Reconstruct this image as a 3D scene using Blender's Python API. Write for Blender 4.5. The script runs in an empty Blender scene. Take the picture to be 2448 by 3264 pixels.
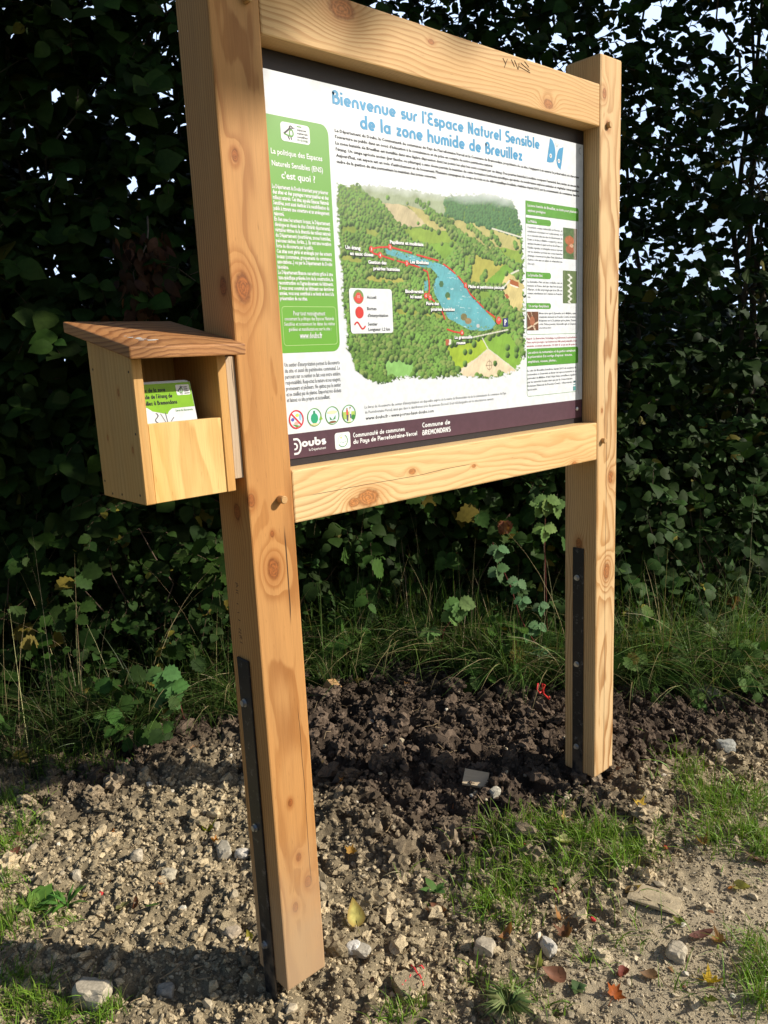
import bpy, bmesh, math, random
import numpy as np
from mathutils import Vector, Euler

# ------------------------------------------------------------------ camera, sky, sun, exposure
SC = bpy.context.scene
COL = SC.collection
FPX = 2483.4188                                   # focal length in photo pixels (photo 2448 x 3264)
CAM = np.array([-0.8872, -1.4706, 1.5598])
ROT = Euler((1.3734, 0.0451, -0.7263), 'XYZ')
cam = bpy.data.cameras.new('camera'); camo = bpy.data.objects.new('camera', cam)
camo.location = CAM; camo.rotation_euler = ROT
cam.sensor_fit = 'HORIZONTAL'; cam.sensor_width = 36; cam.lens = 36 * FPX / 2448
cam.clip_start = .02; cam.clip_end = 2000
COL.objects.link(camo); SC.camera = camo
SUN = Vector((0.9, -1.0, 0.8)).normalized()       # direction towards the sun
EL = math.asin(SUN.z); AZ = math.atan2(SUN.x, SUN.y)
W = bpy.data.worlds.new('World'); SC.world = W; W.use_nodes = True
nt = W.node_tree; nt.nodes.clear()
sky = nt.nodes.new('ShaderNodeTexSky'); sky.sky_type = 'NISHITA'; sky.sun_disc = False
sky.sun_elevation = EL; sky.sun_rotation = AZ; sky.dust_density = 1.5; sky.ozone_density = 1.5
bg = nt.nodes.new('ShaderNodeBackground'); bg.inputs[1].default_value = 0.085
wo = nt.nodes.new('ShaderNodeOutputWorld')
tcw = nt.nodes.new('ShaderNodeTexCoord'); dp = nt.nodes.new('ShaderNodeVectorMath'); dp.operation = 'DOT_PRODUCT'; dp.inputs[1].default_value = (.66, .73, .17)
nw = nt.nodes.new('ShaderNodeTexNoise'); nw.inputs['Scale'].default_value = 3.2; nw.inputs['Detail'].default_value = 6
mw_ = nt.nodes.new('ShaderNodeMath'); mw_.operation = 'MULTIPLY_ADD'; mw_.inputs[1].default_value = .75; mw_.use_clamp = False
mr_ = nt.nodes.new('ShaderNodeMapRange'); mr_.interpolation_type = 'SMOOTHSTEP'; mr_.inputs[1].default_value = .98; mr_.inputs[2].default_value = 1.30
mx_ = nt.nodes.new('ShaderNodeMix'); mx_.data_type = 'RGBA'; mx_.inputs[7].default_value = (8.6, 10.8, 14.6, 1)     # sunlit cloud bank
nt.links.new(tcw.outputs['Generated'], dp.inputs[0]); nt.links.new(tcw.outputs['Generated'], nw.inputs['Vector'])
nt.links.new(nw.outputs[0], mw_.inputs[0]); nt.links.new(dp.outputs['Value'], mw_.inputs[2]); nt.links.new(mw_.outputs[0], mr_.inputs[0])
nt.links.new(mr_.outputs[0], mx_.inputs[0]); nt.links.new(sky.outputs[0], mx_.inputs[6]); nt.links.new(mx_.outputs[2], bg.inputs[0]); nt.links.new(bg.outputs[0], wo.inputs[0])
sl = bpy.data.lights.new('sun', 'SUN'); sl.energy = 4.8; sl.angle = math.radians(.53); sl.color = (1, .93, .82)
so = bpy.data.objects.new('sun', sl); so.rotation_euler = SUN.to_track_quat('Z', 'Y').to_euler(); so.location = (6, -7, 8)
COL.objects.link(so)
SC.view_settings.view_transform = 'Standard'; SC.view_settings.look = 'None'
SC.view_settings.exposure = 0.30; SC.view_settings.gamma = 1
SC.render.engine = 'CYCLES'
SC.cycles.use_denoising = True
SC.cycles.max_bounces = 8; SC.cycles.transparent_max_bounces = 8

rng = np.random.default_rng(7)
random.seed(7)

# ------------------------------------------------------------------ photo pixel -> point on a real plane
RM = np.array(ROT.to_matrix())
def ray(px, py): return RM @ np.array([(px - 1224) / FPX, -(py - 1632) / FPX, -1.])
def on_y(px, py, y): d = ray(px, py); return CAM + d * ((y - CAM[1]) / d[1])
HU = np.array([.834, -.5517, 0]); HV = np.array([.5517, .834, 0])     # along / across the hedge
def on_v(px, py, v):
    d = ray(px, py); return CAM + d * ((v - CAM @ HV) / (d @ HV))
def huv(u, v, z):
    return np.stack([u * HU[0] + v * HV[0], u * HU[1] + v * HV[1], z + 0 * u], -1)

# ------------------------------------------------------------------ generic helpers
def s2l(c):
    return tuple((x / 12.92 if x <= .04045 else ((x + .055) / 1.055) ** 2.4) for x in c)
def rgb(r, g, b): return s2l((r / 255, g / 255, b / 255))
def ss(a, b, x):
    t = np.clip((x - a) / (b - a), 0, 1); return t * t * (3 - 2 * t)
def h2(ix, iy, s):
    h = (ix.astype(np.int64) * 374761393 + iy.astype(np.int64) * 668265263 + s * 1274126177) & 0xffffffff
    h = ((h ^ (h >> 13)) * 1103515245) & 0xffffffff
    return ((h ^ (h >> 16)) & 0xffff) / 65535.
def vn(x, y, s=0):
    x = np.asarray(x, float); y = np.asarray(y, float)
    ix = np.floor(x); iy = np.floor(y); fx = x - ix; fy = y - iy
    fx = fx * fx * (3 - 2 * fx); fy = fy * fy * (3 - 2 * fy)
    a = h2(ix, iy, s); b = h2(ix + 1, iy, s); c = h2(ix, iy + 1, s); d = h2(ix + 1, iy + 1, s)
    return (a + (b - a) * fx) * (1 - fy) + (c + (d - c) * fx) * fy
def fbm(x, y, s=0, o=4):
    r = 0; a = .5
    for i in range(o):
        r = r + a * vn(x, y, s + i * 17); x = x * 2.03 + 3.1; y = y * 2.03 + 1.7; a *= .5
    return r

def tag(o, label=None, cat=None, group=None, kind=None):
    if label: o['label'] = label
    if cat: o['category'] = cat
    if group: o['group'] = group
    if kind: o['kind'] = kind
    return o
def empty(name, loc, label=None, cat=None, group=None):
    o = bpy.data.objects.new(name, None); o.location = loc; o.empty_display_size = .1
    COL.objects.link(o); return tag(o, label, cat, group)
def link(name, me, mat, parent=None):
    o = bpy.data.objects.new(name, me)
    if mat: me.materials.append(mat)
    if parent: o.parent = parent
    COL.objects.link(o); return o
def mesh_np(name, V, faces, mat, parent=None, tint=None, smooth=False):
    """V (N,3) in world space; faces: list of integer arrays (n,k)."""
    V = np.asarray(V, np.float32)
    if parent:
        off = np.array(wloc(parent), np.float32); V = V - off
    if not isinstance(faces, (list, tuple)): faces = [faces]
    faces = [np.asarray(f, np.int32) for f in faces if len(f)]
    me = bpy.data.meshes.new(name)
    me.vertices.add(len(V)); me.vertices.foreach_set('co', V.ravel())
    nl = sum(f.size for f in faces); npoly = sum(len(f) for f in faces)
    me.loops.add(nl); me.polygons.add(npoly)
    me.loops.foreach_set('vertex_index', np.concatenate([f.ravel() for f in faces]))
    tot = np.concatenate([np.full(len(f), f.shape[1], np.int32) for f in faces])
    st = np.concatenate([[0], np.cumsum(tot)[:-1]]).astype(np.int32)
    me.polygons.foreach_set('loop_start', st)
    me.polygons.foreach_set('use_smooth', np.full(npoly, smooth))
    if tint is not None:
        a = me.attributes.new('tint', 'FLOAT_COLOR', 'POINT')
        t = np.ones((len(V), 4), np.float32); t[:, :3] = tint
        a.data.foreach_set('color', t.ravel())
    me.update(calc_edges=True)
    return link(name, me, mat, parent)
def wloc(o):
    v = Vector((0, 0, 0))
    while o: v += o.location; o = o.parent
    return v
class MB:
    """collects polygons (world space) for ONE mesh"""
    def __init__(s): s.v = []; s.f = []; s.c = []
    def add(s, V, F, c=None):
        o = len(s.v); s.v += [tuple(p) for p in V]; s.f += [tuple(i + o for i in f) for f in F]
        s.c += [c or (1, 1, 1)] * len(V); return s
    def box(s, a, b, c=None):
        x0, y0, z0 = a; x1, y1, z1 = b
        return s.add([(x0, y0, z0), (x1, y0, z0), (x1, y1, z0), (x0, y1, z0), (x0, y0, z1), (x1, y0, z1), (x1, y1, z1), (x0, y1, z1)],
              [(0, 3, 2, 1), (4, 5, 6, 7), (0, 1, 5, 4), (1, 2, 6, 5), (2, 3, 7, 6), (3, 0, 4, 7)], c)
    def tube(s, P, R, n=7, c=None, cap=True):
        P = [Vector(p) for p in P]; V = []; F = []
        for i, p in enumerate(P):
            d = (P[min(i + 1, len(P) - 1)] - P[max(i - 1, 0)]).normalized()
            a = d.orthogonal().normalized() if i == 0 else (a - d * a.dot(d)).normalized()
            b = d.cross(a); r = R[i] if hasattr(R, '__len__') else R
            V += [p + (a * math.cos(2 * math.pi * k / n) + b * math.sin(2 * math.pi * k / n)) * r for k in range(n)]
        for i in range(len(P) - 1):
            F += [(i * n + k, i * n + (k + 1) % n, (i + 1) * n + (k + 1) % n, (i + 1) * n + k) for k in range(n)]
        if cap: F += [tuple(reversed(range(n))), tuple((len(P) - 1) * n + k for k in range(n))]
        return s.add(V, F, c)
    def build(s, name, mat, parent=None, bevel=0, smooth=False, seg=1, tint=False):
        me = bpy.data.meshes.new(name); o = wloc(parent) if parent else Vector((0, 0, 0))
        me.from_pydata([(p[0] - o.x, p[1] - o.y, p[2] - o.z) for p in s.v], [], s.f)
        if tint:
            a = me.attributes.new('tint', 'FLOAT_COLOR', 'POINT')
            a.data.foreach_set('color', np.array([(*c[:3], 1) for c in s.c], np.float32).ravel())
        if bevel:
            bm = bmesh.new(); bm.from_mesh(me)
            bmesh.ops.bevel(bm, geom=list(bm.edges), offset=bevel, segments=seg, profile=.5, affect='EDGES', clamp_overlap=True)
            bm.to_mesh(me); bm.free()
        if smooth:
            for p in me.polygons: p.use_smooth = True
        me.update(); return link(name, me, mat, parent)

# ------------------------------------------------------------------ materials
class NT:
    def __init__(s, name):
        s.m = bpy.data.materials.new(name); s.m.use_nodes = True; s.t = s.m.node_tree
        s.b = s.t.nodes['Principled BSDF']; s.out = s.t.nodes['Material Output']
    def n(s, typ, **kw):
        n = s.t.nodes.new('ShaderNode' + typ)
        for k, v in kw.items(): setattr(n, k, v)
        return n
    def put(s, sock, v):
        if isinstance(v, bpy.types.NodeSocket): s.t.links.new(v, sock)
        else: sock.default_value = v
    def math(s, op, a, b=0., c=None, clamp=False):
        n = s.n('Math', operation=op, use_clamp=clamp); s.put(n.inputs[0], a); s.put(n.inputs[1], b)
        if c is not None: s.put(n.inputs[2], c)
        return n.outputs[0]
    def vm(s, op, a, b=(0, 0, 0)):
        n = s.n('VectorMath', operation=op); s.put(n.inputs[0], a); s.put(n.inputs[1], b)
        return n.outputs['Value' if op in ('LENGTH', 'DOT_PRODUCT', 'DISTANCE') else 'Vector']
    def noise(s, vec, scale, detail=3., rough=.5, dist=0.):
        n = s.n('TexNoise'); s.put(n.inputs['Vector'], vec); n.inputs['Scale'].default_value = scale
        n.inputs['Detail'].default_value = detail; n.inputs['Roughness'].default_value = rough; n.inputs['Distortion'].default_value = dist
        return n.outputs[0]
    def mix(s, f, a, b, mode='MIX'):
        n = s.n('Mix', data_type='RGBA', blend_type=mode)
        s.put(n.inputs[0], f); s.put(n.inputs[6], (*a, 1) if isinstance(a, tuple) else a); s.put(n.inputs[7], (*b, 1) if isinstance(b, tuple) else b)
        return n.outputs[2]
    def ramp(s, f, stops, interp='LINEAR'):
        n = s.n('ValToRGB'); s.put(n.inputs[0], f); r = n.color_ramp; r.interpolation = interp
        while len(r.elements) < len(stops): r.elements.new(.5)
        for e, (p, c) in zip(r.elements, stops):
            e.position = p; e.color = (*c, 1) if hasattr(c, '__len__') else (c, c, c, 1)
        return n.outputs[0]
    def mrange(s, f, a, b, c=0., d=1., smooth=True):
        n = s.n('MapRange', interpolation_type='SMOOTHSTEP' if smooth else 'LINEAR')
        for i, v in enumerate((f, a, b, c, d)): s.put(n.inputs[i], v)
        return n.outputs[0]
    def bump(s, h, strength=.3, dist=.002):
        n = s.n('Bump'); n.inputs['Strength'].default_value = strength; n.inputs['Distance'].default_value = dist
        s.put(n.inputs['Height'], h); s.t.links.new(n.outputs[0], s.b.inputs['Normal'])
    def fin(s, col, rough=.6, spec=.3, metal=0.):
        s.put(s.b.inputs['Base Color'], (*col, 1) if isinstance(col, tuple) else col)
        s.put(s.b.inputs['Roughness'], rough); s.b.inputs['Specular IOR Level'].default_value = spec
        s.b.inputs['Metallic'].default_value = metal
        return s.m

def plain(name, col, rough=.5, spec=.3, metal=0.):
    k = NT(name); tc = k.n('TexCoord').outputs['Object']
    f = k.noise(tc, 60, 4)
    c = k.mix(k.mrange(f, .3, .7, 0., 1.), tuple(x * .93 for x in col), tuple(min(1, x * 1.05) for x in col))
    return k.fin(c, rough, spec, metal)

def wood(name, axis, early, late, pith=(.3, .2), ring=.007, knots=(), cracks=(), warp=.010, grey=0., contrast=1., dirt=None, seed=0.):
    """plain sawn softwood: growth rings round a pith line, bulged by knots. knots: (x,y,z,size,amp)"""
    k = NT(name); P0 = k.n('TexCoord').outputs['Object']
    sep = k.n('SeparateXYZ'); k.put(sep.inputs[0], P0); ax = 'xyz'.index(axis); oth = [i for i in range(3) if i != ax]
    A, B, L = sep.outputs[oth[0]], sep.outputs[oth[1]], sep.outputs[ax]
    def mp(sc_l, sc_x, off):
        v = [sc_x] * 3; v[ax] = sc_l
        return k.vm('ADD', k.vm('MULTIPLY', P0, tuple(v)), (off + seed, off * 1.7, off * .3 + seed))
    w1 = k.math('MULTIPLY', k.math('SUBTRACT', k.noise(mp(2.2, 7., 1.), 1., 2.), .5), warp * 4)
    w2 = k.math('MULTIPLY', k.math('SUBTRACT', k.noise(mp(5., 30., 5.), 1., 2.), .5), ring * .9)
    a = k.math('SUBTRACT', A, pith[0]); b = k.math('SUBTRACT', B, pith[1])
    r = k.math('SQRT', k.math('ADD', k.math('MULTIPLY', a, a), k.math('MULTIPLY', b, b)))
    r = k.math('ADD', k.math('ADD', r, w1), w2)
    core = None; halo = None; kdist = None
    for i, (kx, ky, kz, sz, amp) in enumerate(knots):
        sc = [1.] * 3; sc[ax] = .62
        d = k.vm('LENGTH', k.vm('MULTIPLY', k.vm('SUBTRACT', P0, (kx, ky, kz)), tuple(sc)))
        dn = k.math('DIVIDE', d, sz)
        g = k.math('POWER', 2.718, k.math('MULTIPLY', k.math('MULTIPLY', dn, dn), -.55))
        r = k.math('ADD', r, k.math('MULTIPLY', g, amp))
        dd = k.math('ADD', dn, k.math('MULTIPLY', k.math('SUBTRACT', k.noise(P0, 60, 3.), .5), .4))
        kdist = dd if kdist is None else k.math('MINIMUM', kdist, dd)
        c = k.mrange(dd, .50, .66, 1., 0.)
        core = c if core is None else k.math('MAXIMUM', core, c)
        hh = k.mrange(dn, .4, 1.7, 1., 0.)
        halo = hh if halo is None else k.math('MAXIMUM', halo, hh)
    t = k.math('DIVIDE', r, ring)
    fr = k.math('FRACT', t)
    late_m = k.math('MULTIPLY', k.mrange(fr, .35, .86, 0., 1.), k.mrange(fr, .90, 1., 1., 0.))
    vary = k.noise(mp(.0, 0., 3.), 1.)
    big = k.noise(mp(1.6, 9., 9.), 1., 3.)
    late_m = k.math('MULTIPLY', late_m, k.math('MULTIPLY', k.mrange(big, .25, .75, .45, 1.), contrast))
    col = k.mix(late_m, early, late)
    col = k.mix(k.mrange(k.noise(mp(.9, 5., 14.), 1., 2.), .38, .66, 0., .5), col, tuple(c * f for c, f in zip(early, (1.02, .86, .62))), 'MIX')
    fib = k.noise(mp(14., 700., 2.), 1., 3., .6)
    col = k.mix(.55, col, k.ramp(fib, [(.25, .72), (.55, 1.), (.8, 1.12)]), 'MULTIPLY')
    pores = k.noise(mp(30., 260., 7.), 1., 1.)
    col = k.mix(k.mrange(pores, .70, .78, 0., .35), col, tuple(c * .5 for c in late))
    stain = k.noise(mp(1.3, 11., 33.), 1., 4., .6)
    col = k.mix(k.mrange(stain, .52, .74, 0., .28), col, tuple(c * f for c, f in zip(late, (.95, .95, 1.05))))
    if core is not None:
        kd = tuple(c * f for c, f in zip(late, (.78, .58, .45)))
        col = k.mix(k.math('MULTIPLY', halo, .50), col, tuple(c * f for c, f in zip(late, (1.15, .92, .70))))
        kr = k.math('SINE', k.math('MULTIPLY', kdist, 34.))
        kn = k.math('ADD', k.math('MULTIPLY', kr, .09), k.noise(P0, 120, 3., .6))
        col = k.mix(k.math('MULTIPLY', core, .8), col, k.mix(k.mrange(kn, .30, .72), tuple(c * .72 for c in kd), tuple(min(.9, c * 1.7) for c in kd)))
        rim = k.math('MULTIPLY', k.mrange(kdist, .46, .58, 0., 1.), k.mrange(kdist, .60, .76, 1., 0.))
        col = k.mix(k.math('MULTIPLY', rim, .35), col, tuple(c * .42 for c in kd))
    for (side, c0, l0, l1, wid) in cracks:      # drying checks: side picks the across coordinate
        X = (A, B)[side]
        wob = k.math('MULTIPLY', k.math('SUBTRACT', k.noise(mp(3., .0, 4.), 1., 3.), .5), .02)
        dist = k.math('ABSOLUTE', k.math('ADD', k.math('SUBTRACT', X, c0), wob))
        m = k.math('MULTIPLY', k.mrange(dist, wid, wid * 2.2, 1., 0.), k.math('MULTIPLY', k.mrange(L, l0, l0 + .05), k.mrange(L, l1 - .05, l1, 1., 0.)))
        col = k.mix(m, col, (.07, .035, .016))
    if grey:
        gm = k.mrange(k.noise(mp(2., 14., 21.), 1., 4.), .35, .65, grey * .4, grey)
        col = k.mix(gm, col, (.33, .29, .25))
    if dirt is not None:                          # soil splashed on the foot
        z = k.math('ADD', sep.outputs[2], k.math('MULTIPLY', k.noise(P0, 14, 4.), -.25))
        col = k.mix(k.mrange(z, dirt - .10, dirt + .36, .68, 0.), col, (.40, .295, .185))
    k.bump(k.math('ADD', k.math('MULTIPLY', fib, .5), k.math('MULTIPLY', late_m, .5)), .25, .0012)
    return k.fin(col, .62, .25)

def leafmat(name, rough=.45, trans=.3, spec=.35):
    k = NT(name); at = k.n('Attribute', attribute_name='tint').outputs['Color']
    tc = k.n('TexCoord').outputs['Object']
    c = k.mix(.5, at, k.ramp(k.noise(tc, 55, 3.), [(.3, .62), (.7, 1.3)]), 'MULTIPLY')
    k.fin(c, rough, spec)
    tr = k.n('BsdfTranslucent'); k.put(tr.inputs[0], k.mix(1., c, (1.1, 1.25, .5), 'MULTIPLY'))
    mx = k.n('MixShader'); mx.inputs[0].default_value = trans
    k.t.links.new(k.b.outputs[0], mx.inputs[1]); k.t.links.new(tr.outputs[0], mx.inputs[2]); k.t.links.new(mx.outputs[0], k.out.inputs[0])
    return k.m
def tintmat(name, rough=.9, spec=.1, nscale=220, lo=.7, hi=1.25, bump=.5):
    k = NT(name); at = k.n('Attribute', attribute_name='tint').outputs['Color']
    tc = k.n('TexCoord').outputs['Object']; f = k.noise(tc, nscale, 5., .65)
    c = k.mix(1., at, k.ramp(f, [(.3, lo), (.7, hi)]), 'MULTIPLY')
    k.bump(f, bump, .004)
    return k.fin(c, rough, spec)

M_LEAF = leafmat('hedge_leaf', .62, .16, .10); M_GRASS = leafmat('grass_blade', .5, .25, .3); M_DRY = leafmat('dry_leaf', .6, .3, .2)
M_SOIL = tintmat('soil', nscale=330, lo=.55, hi=1.35, bump=.9); M_STONE = tintmat('limestone', .85, .15, 150, .75, 1.15, .35)
M_BARK = tintmat('bark', .9, .1, 90, .6, 1.3, .7); M_STRAW = tintmat('straw', .7, .15, 120)

# ------------------------------------------------------------------ ground
def dark_zone(x, y):
    """where freshly dug dark soil lies (1) rather than pale gravelly fill (0)"""
    n = (fbm(x * 2.3, y * 2.3, 5) - .47) * .9
    a = ss(-.42, .40, (x - .50) + .06 * y + n)
    b = ss(-.26, .26, (y + .02) + .20 * (x - 1) + n * .7)
    c = ss(.95, 1.6, y + n * .6)
    return np.maximum(a * b, c * ss(-.1, .5, x + .3))
def path_zone(x, y):
    n = (fbm(x * 2.0, y * 2.0, 9) - .47) * .6
    return ss(-.05, .25, -(y + .20) - .10 * (x - .9) + n) * ss(.3, .75, x + n)
def gz0(x, y):
    u = x * HU[0] + y * HU[1]; v = x * HV[0] + y * HV[1]
    z = -.046 + .034 * ss(.2, 1.35, x)
    z = z + .05 * ss(1.75, 2.5, v) + .03 * np.exp(-((x - 1.41) ** 2 + (y - .12) ** 2) / .12) - .02 * ss(1.5, 2.4, x)
    return z
def ground_z(x, y):
    x = np.asarray(x, float); y = np.asarray(y, float)
    d = dark_zone(x, y); p = path_zone(x, y)
    v = x * HV[0] + y * HV[1]; u = x * HU[0] + y * HU[1]
    fine = ss(-1.6, -1.2, v) * ss(3.2, 2.6, v) * ss(-2.6, -2.2, u) * ss(3.4, 3.0, u)
    z = gz0(x, y)
    lump = (fbm(x * 5, y * 5, 21, 3) - .45)
    mid = np.abs(fbm(x * 15, y * 15, 31, 3) - .44)
    crumb = fbm(x * 62, y * 62, 41, 3) - .44
    amp = (1 - .8 * p)
    return z + fine * amp * (lump * (.035 + .05 * d) + (.06 - mid) * (.11 + .20 * d) + crumb * (.022 + .020 * d))
def G(px, py, it=6):
    d = ray(px, py); z = -.03
    for _ in range(it):
        p = CAM + d * ((z - CAM[2]) / d[2]); z = float(ground_z(p[0], p[1]))
    return np.array([p[0], p[1], z])
def soil_tint(x, y, r=None):
    d = dark_zone(x, y)[..., None]; p = path_zone(x, y)[..., None]
    r = rng.random(np.shape(x)) if r is None else r
    light = np.array([.51, .412, .258]) * (.44 + .86 * r[..., None]); dark = np.array([.135, .098, .070]) * (.5 + .9 * r[..., None])
    pth = np.array([.50, .415, .28]) * (.85 + .25 * r[..., None])
    c = light * (1 - p) + pth * p
    return c * (1 - d) + dark * d

def axis_coords(a, b, step, far):
    core = np.arange(a, b, step); g = []
    s = step; e = 0.
    while e < far: s = min(s * 1.35, far); e += s; g.append(e)
    g = np.array(g)
    return np.concatenate([(a - g)[::-1], core, core[-1] + g])
gu = axis_coords(-2.4, 3.2, .0095, 400); gv = axis_coords(-1.35, 2.7, .0095, 400)
U, Vv = np.meshgrid(gu, gv); U = U.ravel(); Vv = Vv.ravel()
gx = U * HU[0] + Vv * HV[0]; gy = U * HU[1] + Vv * HV[1]
GV = np.stack([gx, gy, ground_z(gx, gy)], -1)
nu, nv_ = len(gu), len(gv)
ii = (np.arange(nv_ - 1)[:, None] * nu + np.arange(nu - 1)[None]).ravel()
GF = np.stack([ii, ii + 1, ii + nu + 1, ii + nu], -1)
gt = soil_tint(gx, gy, fbm(gx * 40, gy * 40, 77)) * (.58 + .30 * path_zone(gx, gy))[:, None]  # sheet tinted darker than the crumbs: shade in the crevices painted in
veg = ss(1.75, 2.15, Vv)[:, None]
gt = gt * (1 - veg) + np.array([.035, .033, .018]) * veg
far = ss(3.0, 5.0, np.hypot(U, Vv))[:, None]
gt = gt * (1 - far) + np.array([.06, .09, .025]) * far
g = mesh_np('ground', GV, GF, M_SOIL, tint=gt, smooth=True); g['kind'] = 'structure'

# ------------------------------------------------------------------ scattered soil: crumbs, clods, gravel
def ico(sub):
    bm = bmesh.new(); bmesh.ops.create_icosphere(bm, subdivisions=sub, radius=1)
    V = np.array([v.co[:] for v in bm.verts]); F = np.array([[v.index for v in f.verts] for f in bm.faces]); bm.free(); return V, F
def rot_mats(n):
    q = rng.normal(size=(n, 4)); q /= np.linalg.norm(q, axis=1)[:, None]; w, x, y, z = q.T
    return np.stack([np.stack([1 - 2 * (y * y + z * z), 2 * (x * y - z * w), 2 * (x * z + y * w)], -1),
                     np.stack([2 * (x * y + z * w), 1 - 2 * (x * x + z * z), 2 * (y * z - x * w)], -1),
                     np.stack([2 * (x * z - y * w), 2 * (y * z + x * w), 1 - 2 * (x * x + y * y)], -1)], 1)
def lumps(name, P, S, T, sub, rough, flat=.8, mat=M_SOIL, nvar=10, sink=.25):
    V0, F0 = ico(sub); n = len(P); k = len(V0)
    var = []
    for i in range(nvar):
        d = V0 * (1 + rough * (rng.random((k, 1)) - .5) * 2)
        if sub > 1:
            o = rng.random(3) * 50; lo = fbm(V0[:, 0] * 1.6 + o[0] + V0[:, 2], V0[:, 1] * 1.6 + o[1] - V0[:, 2] * .7, i)
            d = d * (.65 + .75 * lo[:, None])
        var.append(d * (np.array([1, .65 + .35 * rng.random(), .5 + .45 * rng.random()])))
    var = np.array(var)[rng.integers(0, nvar, n)]
    Vt = np.einsum('nij,nkj->nki', rot_mats(n), var) * S[:, None, None]
    Vt[..., 2] *= flat
    Vt += P[:, None, :]; Vt[..., 2] += (S * (1 - 2 * sink) * .5)[:, None]
    F = (F0[None] + (np.arange(n) * k)[:, None, None]).reshape(-1, 3)
    o = mesh_np(name, Vt.reshape(-1, 3), F, mat, tint=np.repeat(T, k, 0))
    return o
def scatter(n, u0, u1, v0, v1, bias=1.):
    u = rng.uniform(u0, u1, n); v = v0 + (v1 - v0) * rng.random(n) ** bias
    p = huv(u, v, np.zeros(n)); return p[:, 0], p[:, 1], u, v
def on_ground(x, y, dz=0.): return np.stack([x, y, ground_z(x, y) + dz], -1)

x, y, u, v = scatter(84000, -1.9, 2.5, -1.1, 2.15, 1.25)
x[1::2] = x[::2] + rng.normal(size=42000) * .012; y[1::2] = y[::2] + rng.normal(size=42000) * .012; x[2::4] = x[::4] + rng.normal(size=21000) * .015; y[2::4] = y[::4] + rng.normal(size=21000) * .015
keep = rng.random(len(x)) > .72 * path_zone(x, y); x, y = x[keep], y[keep]
s = np.clip(rng.lognormal(math.log(.0052), .40, len(x)), .0025, .013) * (1 - .35 * path_zone(x, y))
o = lumps('soil_crumbs', on_ground(x, y), s, soil_tint(x, y), 1, .52); tag(o, kind='stuff')
x, y, u, v = scatter(60000, -1.5, 2.1, -1.1, 1.3, 1.35)
o = lumps('soil_grains', on_ground(x, y), rng.uniform(.0018, .0040, len(x)), soil_tint(x, y), 1, .5); tag(o, kind='stuff')
x, y, u, v = scatter(9500, -1.9, 2.5, -1.1, 2.1, 1.2)
keep = rng.random(len(x)) > .85 * path_zone(x, y); x, y = x[keep], y[keep]
s = np.clip(rng.lognormal(math.log(.0102), .55, len(x)), .005, .034) * (.8 + .35 * dark_zone(x, y))
o = lumps('soil_clods', on_ground(x, y), s, soil_tint(x, y), 2, .42, nvar=30); tag(o, kind='stuff')
x, y, u, v = scatter(4200, -1.9, 2.5, -1.1, 2.0, 1.3)
keep = rng.random(len(x)) > .62 * dark_zone(x, y); x, y = x[keep], y[keep]
s = np.clip(rng.lognormal(math.log(.0062), .5, len(x)), .003, .021)
gt = np.array([.46, .385, .265]) * rng.uniform(.62, 1.3, (len(x), 1)) * np.array([1, 1, 1]) ; gt[rng.random(len(x)) < .07] = (.66, .60, .48)
o = lumps('gravel', on_ground(x, y), s, np.clip(gt, 0, .8), 1, .22, mat=M_STONE, sink=.2); tag(o, kind='stuff')
# a few big crumbly clods between the posts
x, y, u, v = scatter(1500, -1.2, 2.2, -.6, 1.9)
keep = rng.random(len(x)) < (.10 + .75 * dark_zone(x, y)) * (1 - path_zone(x, y)); x, y = x[keep], y[keep]
s = .016 + .036 * rng.random(len(x)) ** 2.2
o = lumps('loose_earth', on_ground(x, y), s, soil_tint(x, y), 3, .34, nvar=18, sink=.35); tag(o, kind='stuff')

# ------------------------------------------------------------------ the information board: posts, beams, panel
PW, PD = .12, .13                    # post width and depth
X1 = 1.349                           # left edge of the right post
YP = .0551                           # front of the printed sheet
A1, A2 = (.62, .40, .19), (.42, .20, .075)
board = empty('information_board', (0, 0, -.04), 'large wooden framed information board with a white printed panel showing a painted lake map', 'information board')
M_postL = wood('larch_near_post', 'z', (.515, .270, .098), (.29, .115, .032), (.055, .30), .0085,
    [(.030, 0, 1.756, .030, .034), (.035, 0, 2.018, .013, .012), (.052, 0, 1.135, .024, .026), (.008, 0, 1.300, .015, .012), (.056, 0, 1.215, .008, .005), 
     (0, .03, 1.76, .020, .016), (.05, 0, .545, .010, .006), (.062, 0, .39, .012, .007), (.042, 0, .26, .013, .006), (.085, 0, .31, .016, .010), (0, .05, 1.27, .02, .012)],
    cracks=[(0, .088, .98, 1.24, .0011), (0, .094, .28, .80, .0005)], dirt=.05, contrast=1.0)
M_postR = wood('larch_far_post', 'z', (.64, .440, .230), (.34, .160, .054), (1.405, .16), .0075,
    [(1.412, 0, .830, .030, .036), (1.372, 0, 2.36, .016, .020), (1.39, 0, 2.27, .014, .012), (1.43, 0, 1.16, .022, .018), (1.349, .07, .93, .020, .018), (1.375, 0, 1.39, .008, .004)],
    cracks=[(0, 1.405, .05, 1.38, .0007), (0, 1.39, 1.3, 1.8, .0006)], contrast=1.0, seed=3.)
M_beamT = wood('pine_upper_beam', 'x', (.63, .415, .195), (.37, .175, .058), (.33, 2.10), .0062,
    [(.34, 0, 2.36, .036, .036), (1.09, 0, 2.285, .020, .026), (.62, 0, 2.35, .010, .006)], contrast=.95, seed=7.)
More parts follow.
